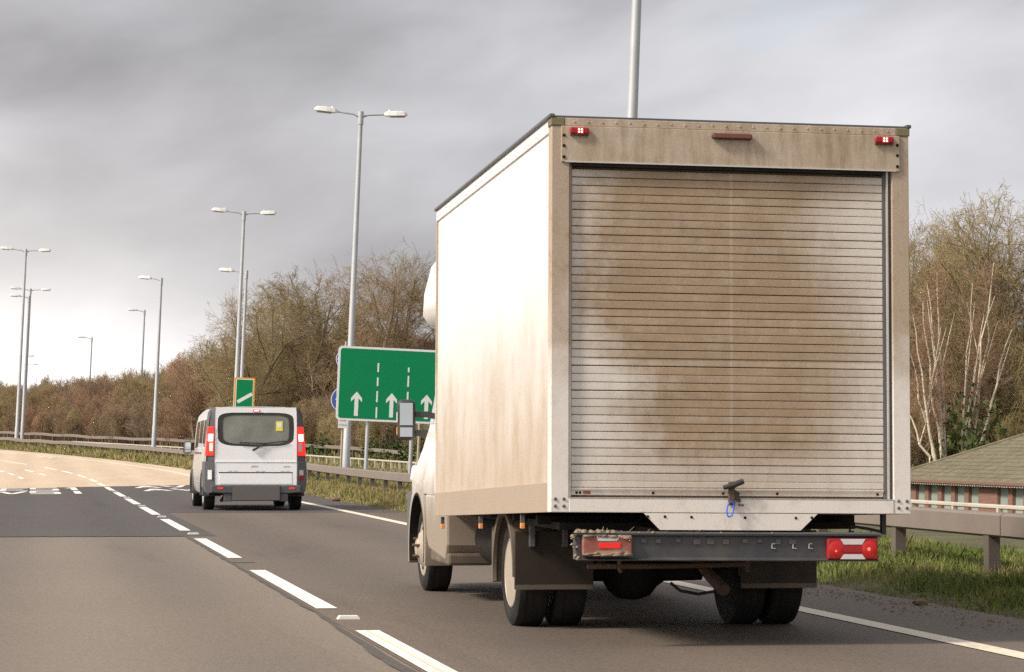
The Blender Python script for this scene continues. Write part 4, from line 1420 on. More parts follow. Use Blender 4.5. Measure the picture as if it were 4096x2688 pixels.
MB().box(.1, SW - .1, .031, .06, .5, .56).build('rail', M_GALV, SG)
MB().box(.1, SW - .1, .031, .06, 1.6, 1.66).build('rail', M_GALV, SG)


def textmesh(txt, size, mat, parent, loc):
    cu = bpy.data.curves.new('lettering', 'FONT')
    cu.body = txt
    cu.size = size
    cu.align_x = 'CENTER'
    cu.extrude = .001
    cu.resolution_u = 2
    to = bpy.data.objects.new('tmp', cu)
    C.objects.link(to)
    dg = bpy.context.evaluated_depsgraph_get()
    me = bpy.data.meshes.new_from_object(to.evaluated_get(dg))
    bpy.data.objects.remove(to)
    me.materials.clear()
    me.materials.append(mat)
    o = bpy.data.objects.new('lettering', me)
    C.objects.link(o)
    o.parent = parent
    o.location = loc
    o.rotation_euler = (R(90), 0, 0)
    return o


BS = empty('keep_left_sign', (9.24, 80.5, .15), (0, LEAN, 0), 'blue round arrow sign on a tan post half hidden by the green sign', 'road sign')
MB().tube([(0, .06, -.4), (0, .06, 4.3)], .038, 10).build('post', M_GALV_TAN, BS, smooth=True)
disc = lambda r_: [(r_ * math.cos(i * math.pi / 16), r_ * math.sin(i * math.pi / 16)) for i in range(32)]
for zz, rad_ in ((2.50, .40), (3.75, .30)):
    fc = MB().prism([(x, z + zz) for x, z in disc(rad_)], 0, .025, 'y').build('disc', M_SIGN_WHITE, BS)
    MB().prism([(x * .95, z * .95 + zz) for x, z in disc(rad_)], -.003, -.0005, 'y').build('disc_face', M_SIGN_BLUE, fc)
    MB().prism([(-.27, zz), (-.05, zz + .2), (-.05, zz + .09), (.22, zz + .09), (.22, zz - .09), (-.05, zz - .09), (-.05, zz - .2)], -.007, -.0035, 'y').build('arrow', M_SIGN_WHITE, fc)
pl = MB().box(-.15, .15, -.005, .02, 1.62, 2.0).build('plate', M_SIGN_WHITE, BS)
textmesh('Dual', .10, M_SIGN_BLACK, pl, (0, -.007, 1.84))
textmesh('carriageway', .052, M_SIGN_BLACK, pl, (0, -.007, 1.71))

MK = empty('marker_sign', (8.98, 122, 2.35), (0, LEAN, 0), 'narrow green marker sign with orange border and one white slanting bar', 'road sign')
MB().prism(rrect(.95, 2.1, .06), 0, .03, 'y').build('border_panel', M_SIGN_ORANGE, MK)
MB().prism(rrect(.81, 1.96, .04, .07, .07), -.004, -.0005, 'y').build('inner_border', M_SIGN_WHITE, MK)
MB().prism(rrect(.75, 1.90, .03, .10, .10), -.0075, -.0045, 'y').build('sign_face', M_SIGN_GREEN, MK)
MB().prism([(.13, 1.02), (.79, 1.42), (.865, 1.285), (.205, .885)], -.011, -.008, 'y').build('slanting_bar', M_SIGN_WHITE, MK)
for ax in (.25, .7):
    MB().tube([(ax, .08, -2.4), (ax, .08, 2.0)], .045, 10).build('post', M_GALV, MK, smooth=True)
WP = empty('wooden_pole', (11.55, 80, .1), (0, LEAN, 0), 'plain tan pole beside the rear posts of the green sign', 'pole')
MB().tube([(0, 0, -.4), (0, 0, 2.2)], [.05, .045], 10).build('pole', M_GALV_TAN, WP, smooth=True)
MB().tube([(0, 0, 2.2), (0, 0, 2.26)], [.052, .03], 10).build('cap', M_GALV_TAN, WP, smooth=True)

# ------------------------------------------------------------------ brick building down the bank
BLD = empty('brick_building', (51.0, 152.0, -2.9), (0, LEAN * .6, 0), 'low brick building with mossy hipped roof behind the barrier, right of the lorry', 'building')


def brick_mat():
    m, N, b = mat_new('red_brick')
    t = N.t
    v = objco(N)
    br = t.nodes.new('ShaderNodeTexBrick')
    x, y, z = N.sep(v)
    N.set(br.inputs['Vector'], N.comb(y, z, x))
    br.inputs['Color1'].default_value = (.24, .105, .07, 1)
    br.inputs['Color2'].default_value = (.19, .085, .06, 1)
    br.inputs['Mortar'].default_value = (.33, .26, .21, 1)
    br.inputs['Scale'].default_value = 1.0
    br.inputs['Brick Width'].default_value = .225
    br.inputs['Row Height'].default_value = .075
    br.inputs['Mortar Size'].default_value = .009
    N.set(b.inputs['Base Color'], N.mix(N.math('MULTIPLY', N.noise(v, 2.0, 5), .5), br.outputs[0], (.16, .085, .06)))
    b.inputs['Roughness'].default_value = .9
    return m


def moss_mat():
    m, N, b = mat_new('mossy_tiles')
    v = objco(N)
    n1 = N.noise(v, 1.3, 6, .65)
    n2 = N.noise(N.vmath('MULTIPLY', v, (1, .4, 1)), 9, 4, .7)
    c = N.ramp(N.math('ADD', N.math('MULTIPLY', n1, .6), N.math('MULTIPLY', n2, .4)), [(.3, (.075, .072, .045)), (.5, (.14, .125, .08)), (.62, (.195, .165, .11)), (.75, (.14, .115, .085))])
    N.set(b.inputs['Base Color'], c)
    b.inputs['Roughness'].default_value = .95
    bump(N, b, n2, .03, .8)
    return m


M_BRICK, M_MOSS = brick_mat(), moss_mat()  # wall and roof
M_FASCIA = simple('eaves_fascia', (.20, .115, .08), .7)
M_BLIND = simple('pale_green_blind', (.29, .34, .31), .6, 0, .08, 1.5)
M_FRAME = simple('window_frame_brown', (.16, .085, .06), .6)
EV = 2.35
LN, DP = 30.0, 12.0
# wall with real openings: piers, head and base
wl_ = MB()
wy = [-1.2]
wins = []
y = -3.9
while y > -24:
    wins.append((y, y - 1.55))
    y -= 2.22
wins = [w for i, w in enumerate(wins) if i not in (5,)]
top_, bot = EV - .28, .75
prev = -.6
wall = MB().box(0, .3, -LN, -.6, 0, bot).build('wall', M_BRICK, BLD)
MB().box(.001, .299, -LN, -.6, top_, EV - .05).build('lintel', M_FASCIA, wall)
for a, b_ in wins + [(-LN, -LN)]:
    if prev > a: MB().box(.002, .298, a, prev, bot, top_).build('brick_pier', M_BRICK, wall)
    prev = b_
MB().box(.3, DP, -.9, -.6, 0, EV - .05).build('end_wall', M_BRICK, wall)
MB().box(.3, DP, -LN, -LN + .3, 0, EV - .05).build('end_wall', M_BRICK, wall)
MB().box(DP - .3, DP, -LN + .3, -.9, 0, EV - .05).build('rear_wall', M_BRICK, wall)
for a, b_ in wins:
    wd = MB().box(.16, .19, b_, a, bot, top_).build('window', M_BLIND, BLD)
    for q in (a - .04, b_ + .04):
        MB().box(.08, .155, q - .04, q + .04, bot, top_).build('window_frame', M_FRAME, wd)
rf = MB()
e = .55
x0, x1, y0, y1 = -e, DP + e, -LN - e, -.6 + e + .4
hx = (x1 - x0) / 2
zt = EV + hx * .43
rf.add([(x0, y0, EV), (x1, y0, EV), (x1, y1, EV), (x0, y1, EV), ((x0 + x1) / 2, y0 + hx, zt), ((x0 + x1) / 2, y1 - hx, zt), (x0, y0, EV - .1), (x1, y0, EV - .1), (x1, y1, EV - .1), (x0, y1, EV - .1)],
       [(3, 0, 4, 5), (0, 1, 4), (1, 2, 5, 4), (2, 3, 5), (0, 3, 9, 6), (3, 2, 8, 9), (2, 1, 7, 8), (1, 0, 6, 7), (6, 9, 8, 7)])
roof = rf.build('roof', M_MOSS, BLD)
MB().box(x0 - .06, x0 - .003, y0, y1, EV - .16, EV + .02).build('gutter', M_FASCIA, roof, bevel=.02)
nrows = 13
for r_ in range(1, nrows):   # tile courses as real steps
    t = r_ / nrows
    xa, za = x0 + hx * t, EV + (zt - EV) * t
    MB().add([(xa - .02, y0 + hx * t, za - .004), (xa - .02, y1 - hx * t, za - .004), (xa - .02, y1 - hx * t, za + .03), (xa - .02, y0 + hx * t, za + .03), (xa + .12, y0 + hx * t + .1, za + .056), (xa + .12, y1 - hx * t - .1, za + .056)], [(0, 1, 2, 3), (3, 2, 5, 4)]).build('tile_course', M_MOSS, roof)
MB().tube([(x0, y1, EV + .03), ((x0 + x1) / 2, y1 - hx, zt + .05)], .09, 6).build('hip_ridge', M_MOSS, roof)
rafter = MB().box(-.045, .045, -.045, .045, -.06, .05).mesh('rafter_end', M_SIGN_WHITE)
for i in range(66):
    o = bpy.data.objects.new('rafter_end', rafter)
    C.objects.link(o)
    o.parent = roof
    o.location = (x0 + .08, y1 - .3 - i * .37, EV - .20)
MB().tube([(-.5, -1.0, EV - .1), (-.1, -2.5, EV - .4), (-.08, -2.9, EV - .55), (-.08, -2.95, .1)], .06, 8).build('downpipe', M_BLACKPL, BLD, smooth=True)

# ------------------------------------------------------------------ bare winter trees
def twig_mat(name, stops, extra=None):
    m, N, b = mat_new(name)
    v = pos(N)
    oi = N.t.nodes.new('ShaderNodeObjectInfo')
    f = N.math('ADD', N.math('MULTIPLY', N.noise(v, .55, 4, .6), .6), N.math('MULTIPLY', oi.outputs['Random'], .4))
    c = N.ramp(f, stops)
    n2 = N.noise(v, 7, 3, .6)
    c = N.vmath('SCALE', c, N.math('ADD', .65, N.math('MULTIPLY', n2, .7)))
    N.set(b.inputs['Base Color'], c)
    b.inputs['Roughness'].default_value = .9
    b.inputs['Specular IOR Level'].default_value = .2
    return m


M_TWIG = twig_mat('bare_twigs', [(.25, (0.213, 0.154, 0.101)), (.42, (0.291, 0.213, 0.137)), (.55, (0.334, 0.237, 0.146)), (.68, (0.320, 0.262, 0.130)), (.8, (0.426, 0.337, 0.215))])
M_TWIG_RED = twig_mat('russet_twigs', [(.3, (0.284, 0.179, 0.117)), (.6, (0.383, 0.241, 0.156)), (.8, (0.469, 0.317, 0.215))])
M_TWIG_OLIVE = twig_mat('olive_twigs', [(.3, (0.227, 0.179, 0.088)), (.55, (0.320, 0.255, 0.120)), (.8, (0.412, 0.331, 0.169))])
M_BARK = twig_mat('grey_bark', [(.3, (0.142, 0.117, 0.081)), (.7, (0.241, 0.207, 0.130))])
M_LEAF = twig_mat('ivy_leaf', [(.3, (.035, .055, .016)), (.55, (.06, .085, .025)), (.8, (.11, .12, .045))])


def birch_mat():
    m, N, b = mat_new('birch_bark')
    v = pos(N)
    n = N.noise(N.vmath('MULTIPLY', v, (2, 2, 5)), 1.3, 5, .7)
    c = N.ramp(n, [(.32, (.09, .075, .06)), (.40, (.50, .42, .32)), (.55, (.74, .64, .52)), (.75, (.60, .54, .36))])
    N.set(b.inputs['Base Color'], c)
    b.inputs['Roughness'].default_value = .7
    return m


M_BIRCH = birch_mat()


def seg_mesh(name, segs, mat, sides=3):
    """segs: array (n,8): p0 p1 r0 r1 -> open tubes in one mesh"""
    a = np.asarray(segs, float)
    n = len(a)
    p0, p1, r0, r1 = a[:, 0:3], a[:, 3:6], a[:, 6], a[:, 7]
    t = p1 - p0
    t /= np.linalg.norm(t, axis=1)[:, None] + 1e-9
    h = np.where(np.abs(t[:, 2:3]) < .9, np.array([[0, 0, 1.]]), np.array([[1., 0, 0]]))
    u = np.cross(t, h)
    u /= np.linalg.norm(u, axis=1)[:, None] + 1e-9
    w = np.cross(t, u)
    vs = np.zeros((n, 2, sides, 3))
    for k in range(sides):
        an = 2 * math.pi * k / sides
        dv = u * math.cos(an) + w * math.sin(an)
        vs[:, 0, k] = p0 + dv * r0[:, None]
        vs[:, 1, k] = p1 + dv * r1[:, None]
    base = (np.arange(n) * 2 * sides)[:, None, None]
    q = np.array([[k, (k + 1) % sides, sides + (k + 1) % sides, sides + k] for k in range(sides)])[None]
    fs = (base + q).reshape(-1)
    me = bpy.data.meshes.new(name)
    nf = n * sides
    me.vertices.add(n * 2 * sides)
    me.vertices.foreach_set('co', vs.reshape(-1))
    me.loops.add(nf * 4)
    me.loops.foreach_set('vertex_index', fs.astype(np.int32))
    me.polygons.add(nf)
    me.polygons.foreach_set('loop_start', np.arange(nf, dtype=np.int32) * 4)
    me.polygons.foreach_set('use_smooth', [True] * nf)
    me.update()
    me.materials.append(mat)
    return me


def grow(rng, segs, p, d, L, r, lev, maxlev, P_):
    n = P_['seg'][lev]
    step = L / n
    kids = P_['kids'][lev] if lev < maxlev else 0
    for i in range(n):
        j = P_['bend'][lev]
        d = Vector((d.x + rng.gauss(0, j), d.y + rng.gauss(0, j), d.z + rng.gauss(0, j) + P_['up'][lev])).normalized()
        p2 = p + d * step
        ev = P_.get('env')
        if ev:
            a_ = math.atan2(p2.y, p2.x)
            lump_ = 1 + .09 * math.sin(3 * a_ + ev[3]) + .07 * math.sin(5 * a_ + 2.2 * p2.z + ev[3] * 2)
            if (p2.x ** 2 + p2.y ** 2) / (ev[1] * lump_) ** 2 + ((p2.z - ev[0]) / (ev[2] * lump_)) ** 2 > rng.uniform(.85, 1.12):
                return
        f0, f1 = 1 - i / n * .75, 1 - (i + 1) / n * .75
        rm_ = P_['rmin']
        segs.append((p.x, p.y, p.z, p2.x, p2.y, p2.z, max(rm_, r * f0), max(rm_ * .8, r * f1), lev))
        if kids and (i + 1) / n > P_['from'][lev]:
            m_ = kids / max(1, n * (1 - P_['from'][lev]))
            c_ = int(m_) + (rng.random() < m_ - int(m_))
            for _ in range(c_):
                ang = rng.gauss(P_['ang'][lev], .16)
                az = rng.uniform(0, 2 * math.pi)
                a = d.orthogonal().normalized()
                a = Matrix.Rotation(az, 3, d) @ a
                nd = (d * math.cos(ang) + a * math.sin(ang)).normalized()
                grow(rng, segs, p.lerp(p2, rng.random()), nd, L * P_['len'][lev] * rng.uniform(.65, 1.15) * (1.15 - .5 * i / n), r * f1 * P_['rad'][lev], lev + 1, maxlev, P_)
        p = p2


PT = dict(seg=[6, 6, 5, 4, 3], kids=[16, 10, 9, 8, 0], bend=[.10, .12, .15, .2, .22], up=[.03, .04, .03, .01, .0], **{'from': [.12, .12, .1, .1, 0]}, ang=[.85, .75, .72, .75, .6], len=[.70, .55, .48, .42, .5], rad=[.5, .5, .5, .5, .6], rmin=.0058)
PS = dict(seg=[4, 4, 4, 3], kids=[9, 9, 8, 0], bend=[.08, .12, .16, .2], up=[.04, .06, .04, .02], **{'from': [.1, .1, .1, 0]}, ang=[.5, .55, .65, .6], len=[.62, .5, .45, .5], rad=[.5, .5, .55, .6], rmin=.0075)


def tree_segs(seed, H, kind='tree'):
    rng = random.Random(seed)
    segs = []
    pt = dict(PT, env=(5.2, 3.9, 4.8, seed * .7))
    ps = dict(PS, env=(2.2, 2.0, 2.7, seed * .7))
    if kind == 'tree':
        grow(rng, segs, Vector((0, 0, -.3)), Vector((rng.gauss(0, .05), rng.gauss(0, .05), 1)).normalized(), H * .85, H * .018, 0, 4, pt)
    else:
        for k_ in range(9):
            a = rng.uniform(0, 6.28)
            rad = rng.uniform(0, 1.1)
            grow(rng, segs, Vector((rad * math.cos(a), rad * math.sin(a), -.2)), Vector((.28 * math.cos(a), .28 * math.sin(a), 1)).normalized(), H * rng.uniform(.75, 1.05), .035, 0, 3, ps)
    return segs


TREE_ME = []
for i, seed in enumerate((11, 23, 37, 51)):
    sg = tree_segs(seed, 10.0)
    TREE_ME.append((seg_mesh('trunk', [s[:8] for s in sg if s[8] <= 1], M_BARK, 5), [s[:8] for s in sg if s[8] > 1]))
CROWN = {}


def crown_mesh(i, mat):
    if (i, mat.name) not in CROWN:
        if i in CROWN:
            me = CROWN[i].copy()
            me.materials.clear()
            me.materials.append(mat)
        else:
            me = seg_mesh('crown', TREE_ME[i][1], mat, 3)
            CROWN[i] = me
        CROWN[(i, mat.name)] = me
    return CROWN[(i, mat.name)]


def bare_tree(x, y, z, H, i, mat, label, group, rz=0.0, wide=1.0, name='bare_tree'):
    root = empty(name, (x, y, z), (0, LEAN, rz), label, 'tree', group)
    root.scale = (H / 10 * wide, H / 10 * wide, H / 10)
    for nm, me in (('trunk', TREE_ME[i][0]), ('crown', crown_mesh(i, mat))):
        o = bpy.data.objects.new(nm, me)
        C.objects.link(o)
        o.parent = root
    return root


GT, GR = 'bare trees on the bank beyond the road', 'tall bare trees behind the brick building'
TL = [  # x, y, z, height, mesh, material, label
    (12.6, 160, 1.2, 10.2, 0, M_TWIG, 'rounded bare tree directly behind the street lamp over the green sign', .0, 1.05),
    (16.0, 163, 1.4, 11.2, 1, M_TWIG_OLIVE, 'taller bare tree between the lamp over the green sign and the lorry', 1.1, 1.0),
    (19.4, 158, 1.2, 12.2, 2, M_TWIG, 'tallest bare tree on the bank, half hidden by the lorry', 2.0, 1.05),
    (22.4, 162, 1.2, 13.0, 3, M_TWIG_OLIVE, 'bare tree on the bank mostly behind the lorry box', .6, 1.0),
    (10.2, 170, 1.3, 5.9, 3, M_TWIG_RED, 'lower russet tree beside the round crowned one, above the van', 2.6, 1.1),
    (13.4, 173, 1.5, 8.2, 2, M_TWIG_OLIVE, 'small bare tree seen between the twin lamp and its single neighbour', 3.3, 1.1),
    (12.2, 180, 1.6, 7.4, 0, M_TWIG, 'dense bare tree farther back, its crown joining the round one on its left', 4.2, 1.15),
    (17.9, 172, 1.5, 12.0, 3, M_TWIG, 'bare tree standing back in the gap beside the lorry wind deflector', 5.1, 1.1),
    (14.6, 167, 1.4, 10.6, 2, M_TWIG_OLIVE, 'olive toned bare tree directly above the top edge of the green sign', 3.7, 1.05),
    (9.6, 186, 1.7, 4.9, 2, M_TWIG, 'smallest bare tree on the bank, left of the twin lamp over the van', 1.9, 1.25),
]
for x, y, z, H, i, m_, lb, rz, wd in TL:
    bare_tree(x, y, z, H, i, m_, lb, GT, rz, wd)
TRR = [
    (57.2, 175, -2.6, 20.3, 0, M_TWIG_OLIVE, 'big bare tree behind the birches, close beside the lorry box', .4, .85),
    (62.0, 172, -2.6, 21.5, 2, M_TWIG, 'big spreading bare tree behind the birches, its top highest', 1.5, .95),
    (66.2, 170, -2.6, 22.0, 1, M_TWIG_OLIVE, 'tall bare tree at the picture edge behind the roof', 2.4, .9),
    (64.5, 186, -2.6, 21.5, 3, M_TWIG, 'bare tree in the gap behind the two big ones', 3.9, .9),
    (59.5, 184, -2.6, 19.5, 3, M_TWIG_RED, 'russet bare tree filling the space behind the nearer birch', 2.9, 1.05),
    (63.2, 180, -2.6, 18.0, 0, M_TWIG, 'bare tree filling the space behind the farther birch', 1.2, 1.05),
    (55.6, 181, -2.6, 20.0, 1, M_TWIG, 'bare tree tight against the edge of the lorry box, behind the birches', 3.1, 1.05),
    (66.0, 192, -2.6, 22.0, 2, M_TWIG_OLIVE, 'bare tree at the very back beyond the roof', .3, 1.1),
    (69.5, 182, -2.6, 22.0, 0, M_TWIG_OLIVE, 'bare tree farthest along behind the roof', 5.0, .9),
]
for x, y, z, H, i, m_, lb, rz, wd in TRR:
    bare_tree(x, y, z, H, i, m_, lb, GR, rz, wd)

# birches: pale fanned stems with a haze of russet twigs
PB = dict(seg=[3, 3, 3], kids=[6, 4, 0], bend=[.14, .18, .2], up=[.12, .05, -.02], **{'from': [.0, .1, 0]}, ang=[.5, .55, .6], len=[.55, .55, .5], rad=[.5, .55, .6], rmin=.008)


def birch(x, y, z, stems, seed, label):
    rng = random.Random(seed)
    root = empty('birch_tree', (x, y, z), (0, 0, 0), label, 'tree', 'pale birches behind the roof')
    st_, cr = [], []
    for (bx_, tx, tz) in stems:
        p = Vector((bx_, rng.uniform(-.3, .3), 0))
        end = Vector((tx, rng.uniform(-1.5, 1.5), tz))
        n = 9
        prev_ = p
        r_ = .15 * rng.uniform(.75, 1.1)
        fork_at = rng.choice((4, 5))
        for i in range(1, n + 1):
            t = i / n
            q = p.lerp(end, t)
            q.x = bx_ + (tx - bx_) * t ** .8 + rng.gauss(0, .08)
            q.z = tz * t
            ra, rb = r_ * (1 - .85 * (i - 1) / n), r_ * (1 - .85 * t)
            st_.append((*prev_, *q, ra, rb))
            if t > .42:
                for _ in range(3):
                    segs = []
                    a = rng.uniform(0, 6.28)
                    grow(rng, segs, prev_.lerp(q, rng.random()), Vector((math.cos(a) * .6, math.sin(a) * .6, .8)).normalized(), (2.7 - 1.2 * t) * rng.uniform(.6, 1.1), .03 * (1.2 - t), 0, 2, PB)
                    cr += [s[:8] for s in segs]
            if i == fork_at:
                fp, fe = q.copy(), Vector((q.x + rng.choice((-1, 1)) * rng.uniform(.5, 1.3), q.y + rng.uniform(-.5, .5), tz * rng.uniform(.82, .98)))
                for j_ in range(5):
                    g0, g1 = fp.lerp(fe, j_ / 5), fp.lerp(fe, (j_ + 1) / 5)
                    st_.append((*g0, *g1, rb * .8 * (1 - .8 * j_ / 5), rb * .8 * (1 - .8 * (j_ + 1) / 5)))
            prev_ = q
    for nm, me in (('trunk', seg_mesh('trunk', st_, M_BIRCH, 7)), ('crown', seg_mesh('crown', cr, M_TWIG_RED, 3))):
        o = bpy.data.objects.new(nm, me)
        C.objects.link(o)
        o.parent = root


# stems given as (base x, top x, top z) in metres from the stool
birch(57.6, 161, -1.6, [(-.3, -2.7, 11.6), (-.15, -2.2, 9.0), (.0, -.7, 13.6), (.1, -.2, 14.3), (-.2, -2.9, 7.0), (-.1, -1.4, 12.4)], 4, 'pale multi stemmed birch nearest the lorry box, stems fanning left')
birch(58.6, 162, -1.6, [(0, 1.0, 13.6), (.15, 2.1, 14.8), (.25, 2.4, 12.8), (.3, 3.4, 10.6), (0, 1.5, 11.5)], 9, 'pale multi stemmed birch next along, stems leaning to the picture edge')

# ------------------------------------------------------------------ thicket along the bank: one mass of stems (instanced)
SHRUB = []
for i, seed in enumerate((3, 8, 15, 29, 33)):
    sg = tree_segs(seed, 5.0, 'shrub')
    SHRUB.append(seg_mesh('shrub_stems', [s[:8] for s in sg], (M_TWIG, M_TWIG_RED, M_TWIG_OLIVE, M_TWIG, M_TWIG)[i], 3))


def leaf_clump(seed, n, w, h, size):
    rng = np.random.default_rng(seed)
    a = rng.uniform(0, 2 * math.pi, n)
    r_ = w * np.sqrt(rng.uniform(0, 1, n))
    z = h * rng.uniform(0, 1, n) * (1 - (r_ / w) ** 2 * .6)
    c = np.stack([r_ * np.cos(a), r_ * np.sin(a), z], 1)
    u = rng.normal(size=(n, 3))
    u /= np.linalg.norm(u, axis=1)[:, None]
    v = np.cross(u, rng.normal(size=(n, 3)))
    v /= np.linalg.norm(v, axis=1)[:, None]
    s = size * rng.uniform(.6, 1.3, n)[:, None]
    vs = np.stack([c - u * s, c + v * s * .6, c + u * s, c - v * s * .6], 1).reshape(-1, 3)
    me = bpy.data.meshes.new('ivy_leaves')
    me.from_pydata(vs.tolist(), [], [(4 * i, 4 * i + 1, 4 * i + 2, 4 * i + 3) for i in range(n)])
    me.materials.append(M_LEAF)
    return me


def scatter(name, meshes, pts, rots, scls, idx, label):
    """one object whose points carry instances of the given meshes"""
    col_ = bpy.data.collections.new(name + '_kinds')
    for i, me in enumerate(meshes):
        o = bpy.data.objects.new('%s_kind_%s' % (name, 'abcdefgh'[i]), me)
        col_.objects.link(o)
    me = bpy.data.meshes.new(name)
    me.from_pydata([tuple(p) for p in pts], [], [])
    for nm, typ, data in (('rotz', 'FLOAT', rots), ('scl', 'FLOAT_VECTOR', scls), ('idx', 'INT', idx)):
        at = me.attributes.new(nm, typ, 'POINT')
        at.data.foreach_set('vector' if typ == 'FLOAT_VECTOR' else 'value', np.asarray(data, dtype=np.int32 if typ == 'INT' else np.float32).reshape(-1))
    ob = bpy.data.objects.new(name, me)
    C.objects.link(ob)
    ng = bpy.data.node_groups.new(name, 'GeometryNodeTree')
    ng.interface.new_socket('Geometry', in_out='INPUT', socket_type='NodeSocketGeometry')
    ng.interface.new_socket('Geometry', in_out='OUTPUT', socket_type='NodeSocketGeometry')
    nn = ng.nodes
    gi, go = nn.new('NodeGroupInput'), nn.new('NodeGroupOutput')
    ci = nn.new('GeometryNodeCollectionInfo')
    ci.inputs['Collection'].default_value = col_
    ci.inputs['Separate Children'].default_value = True
    ci.inputs['Reset Children'].default_value = True
    ip = nn.new('GeometryNodeInstanceOnPoints')
    ip.inputs['Pick Instance'].default_value = True

    def named(nm, typ):
        a = nn.new('GeometryNodeInputNamedAttribute')
        a.data_type = typ
        a.inputs['Name'].default_value = nm
        return a.outputs['Attribute']
    cx_ = nn.new('ShaderNodeCombineXYZ')
    ng.links.new(named('rotz', 'FLOAT'), cx_.inputs['Z'])
    ng.links.new(gi.outputs[0], ip.inputs['Points'])
    ng.links.new(ci.outputs[0], ip.inputs['Instance'])
    ng.links.new(named('idx', 'INT'), ip.inputs['Instance Index'])
    ng.links.new(cx_.outputs[0], ip.inputs['Rotation'])
    ng.links.new(named('scl', 'FLOAT_VECTOR'), ip.inputs['Scale'])
    ng.links.new(ip.outputs[0], go.inputs[0])
    md = ob.modifiers.new('scatter', 'NODES')
    md.node_group = ng
    tag(ob, label, 'thicket', kind='stuff')
    return ob


rng = random.Random(77)
pts, rots, scls, idx = [], [], [], []


def put(s, o, H, k_=None, dz=-.1):
    x, y = XY(s, o)
    pts.append((x, y, gz(s, o) + dz))
    rots.append(rng.uniform(0, 6.28))
    q = H / 5.0
    scls.append((q * rng.uniform(.85, 1.15), q * rng.uniform(.85, 1.15), q))
    idx.append(rng.randrange(5) if k_ is None else k_)


HT = [(115, 3.5), (140, 4.8), (155, 6.0), (165, 6.8), (176, 6.0), (186, 5.4), (200, 4.7), (215, 4.2), (260, 3.8)]
s = 114.0
while s < 262:
    for o in (20.6, 22.4, 24.4, 26.8, 29.5):
        H = interp(s, HT) * (.55 + .1 * (o - 20.6) / 2 + rng.uniform(-.08, .12))
        put(s + rng.uniform(-1, 1), o - 1.8 * sst(150, 180, s) + rng.uniform(-.6, .6), H)
    s += 1.5
for i in range(80):
    s = rng.uniform(125, 190)
    put(s, rng.uniform(26, 40), interp(s, HT) * rng.uniform(.9, 1.25))
scatter('thicket', SHRUB, pts, rots, scls, idx, 'dense brown leafless thicket along the bank beyond the barriers')

# undergrowth behind the building and round the birches
pts, rots, scls, idx = [], [], [], []
for i in range(90):
    x = rng.uniform(47, 74)
    y = rng.uniform(163, 192)
    pts.append((x, y, -2.7))
    rots.append(rng.uniform(0, 6.28))
    q = rng.uniform(.9, 1.75)
    scls.append((q, q, q * rng.uniform(.9, 1.3)))
    idx.append(rng.choice((0, 2, 2, 3, 4, 2)))
scatter('scrub', SHRUB, pts, rots, scls, idx, 'dark leafless scrub behind the brick building and the birches')
# ivy on the bank behind the sign
IVY = [leaf_clump(2, 900, 1.5, 1.3, .085), leaf_clump(6, 900, 1.2, 2.2, .08)]
pts, rots, scls, idx = [], [], [], []
for i in range(52):
    s = rng.uniform(118, 168)
    o = rng.uniform(20.3, 22.5) - 1.8 * sst(150, 180, s)
    x, y = XY(s, o)
    k_ = 1.0 if s < 150 else .55
    pts.append((x, y, gz(s, o) - .1))
    rots.append(rng.uniform(0, 6.28)); scls.append((k_ * rng.uniform(.8, 1.3),) * 2 + (k_ * rng.uniform(.6, 1.2),)); idx.append(rng.choice((0, 0, 1)))
for i in range(40):
    pts.append((rng.uniform(49, 70), rng.uniform(160, 172), -2.6))
    q = rng.uniform(1.0, 2.2)
    rots.append(rng.uniform(0, 6.28)); scls.append((q, q, q * rng.uniform(1.0, 1.9))); idx.append(1)
scatter('ivy', IVY, pts, rots, scls, idx, 'dark green ivy and evergreen leaves low on the bank')

# ------------------------------------------------------------------ grass on the verge
def grass_mat():
    m, N, b = mat_new('verge_grass')
    p = pos(N)
    f = N.math('ADD', N.math('MULTIPLY', N.noise(p, .7, 4, .6), .55), N.math('MULTIPLY', N.noise(p, 26, 2, .5), .45))
    dryy = N.step(N.sep(p)[1], 30, 62, 0.0, 0.10)
    c = N.ramp(N.math('ADD', f, dryy), [(.32, (.06, .085, .02)), (.44, (.125, .165, .04)), (.54, (.20, .22, .065)), (.61, (.31, .255, .115)), (.78, (.40, .32, .17))])
    N.set(b.inputs['Base Color'], c)
    b.inputs['Roughness'].default_value = .8
    b.inputs['Specular IOR Level'].default_value = .2
    return m


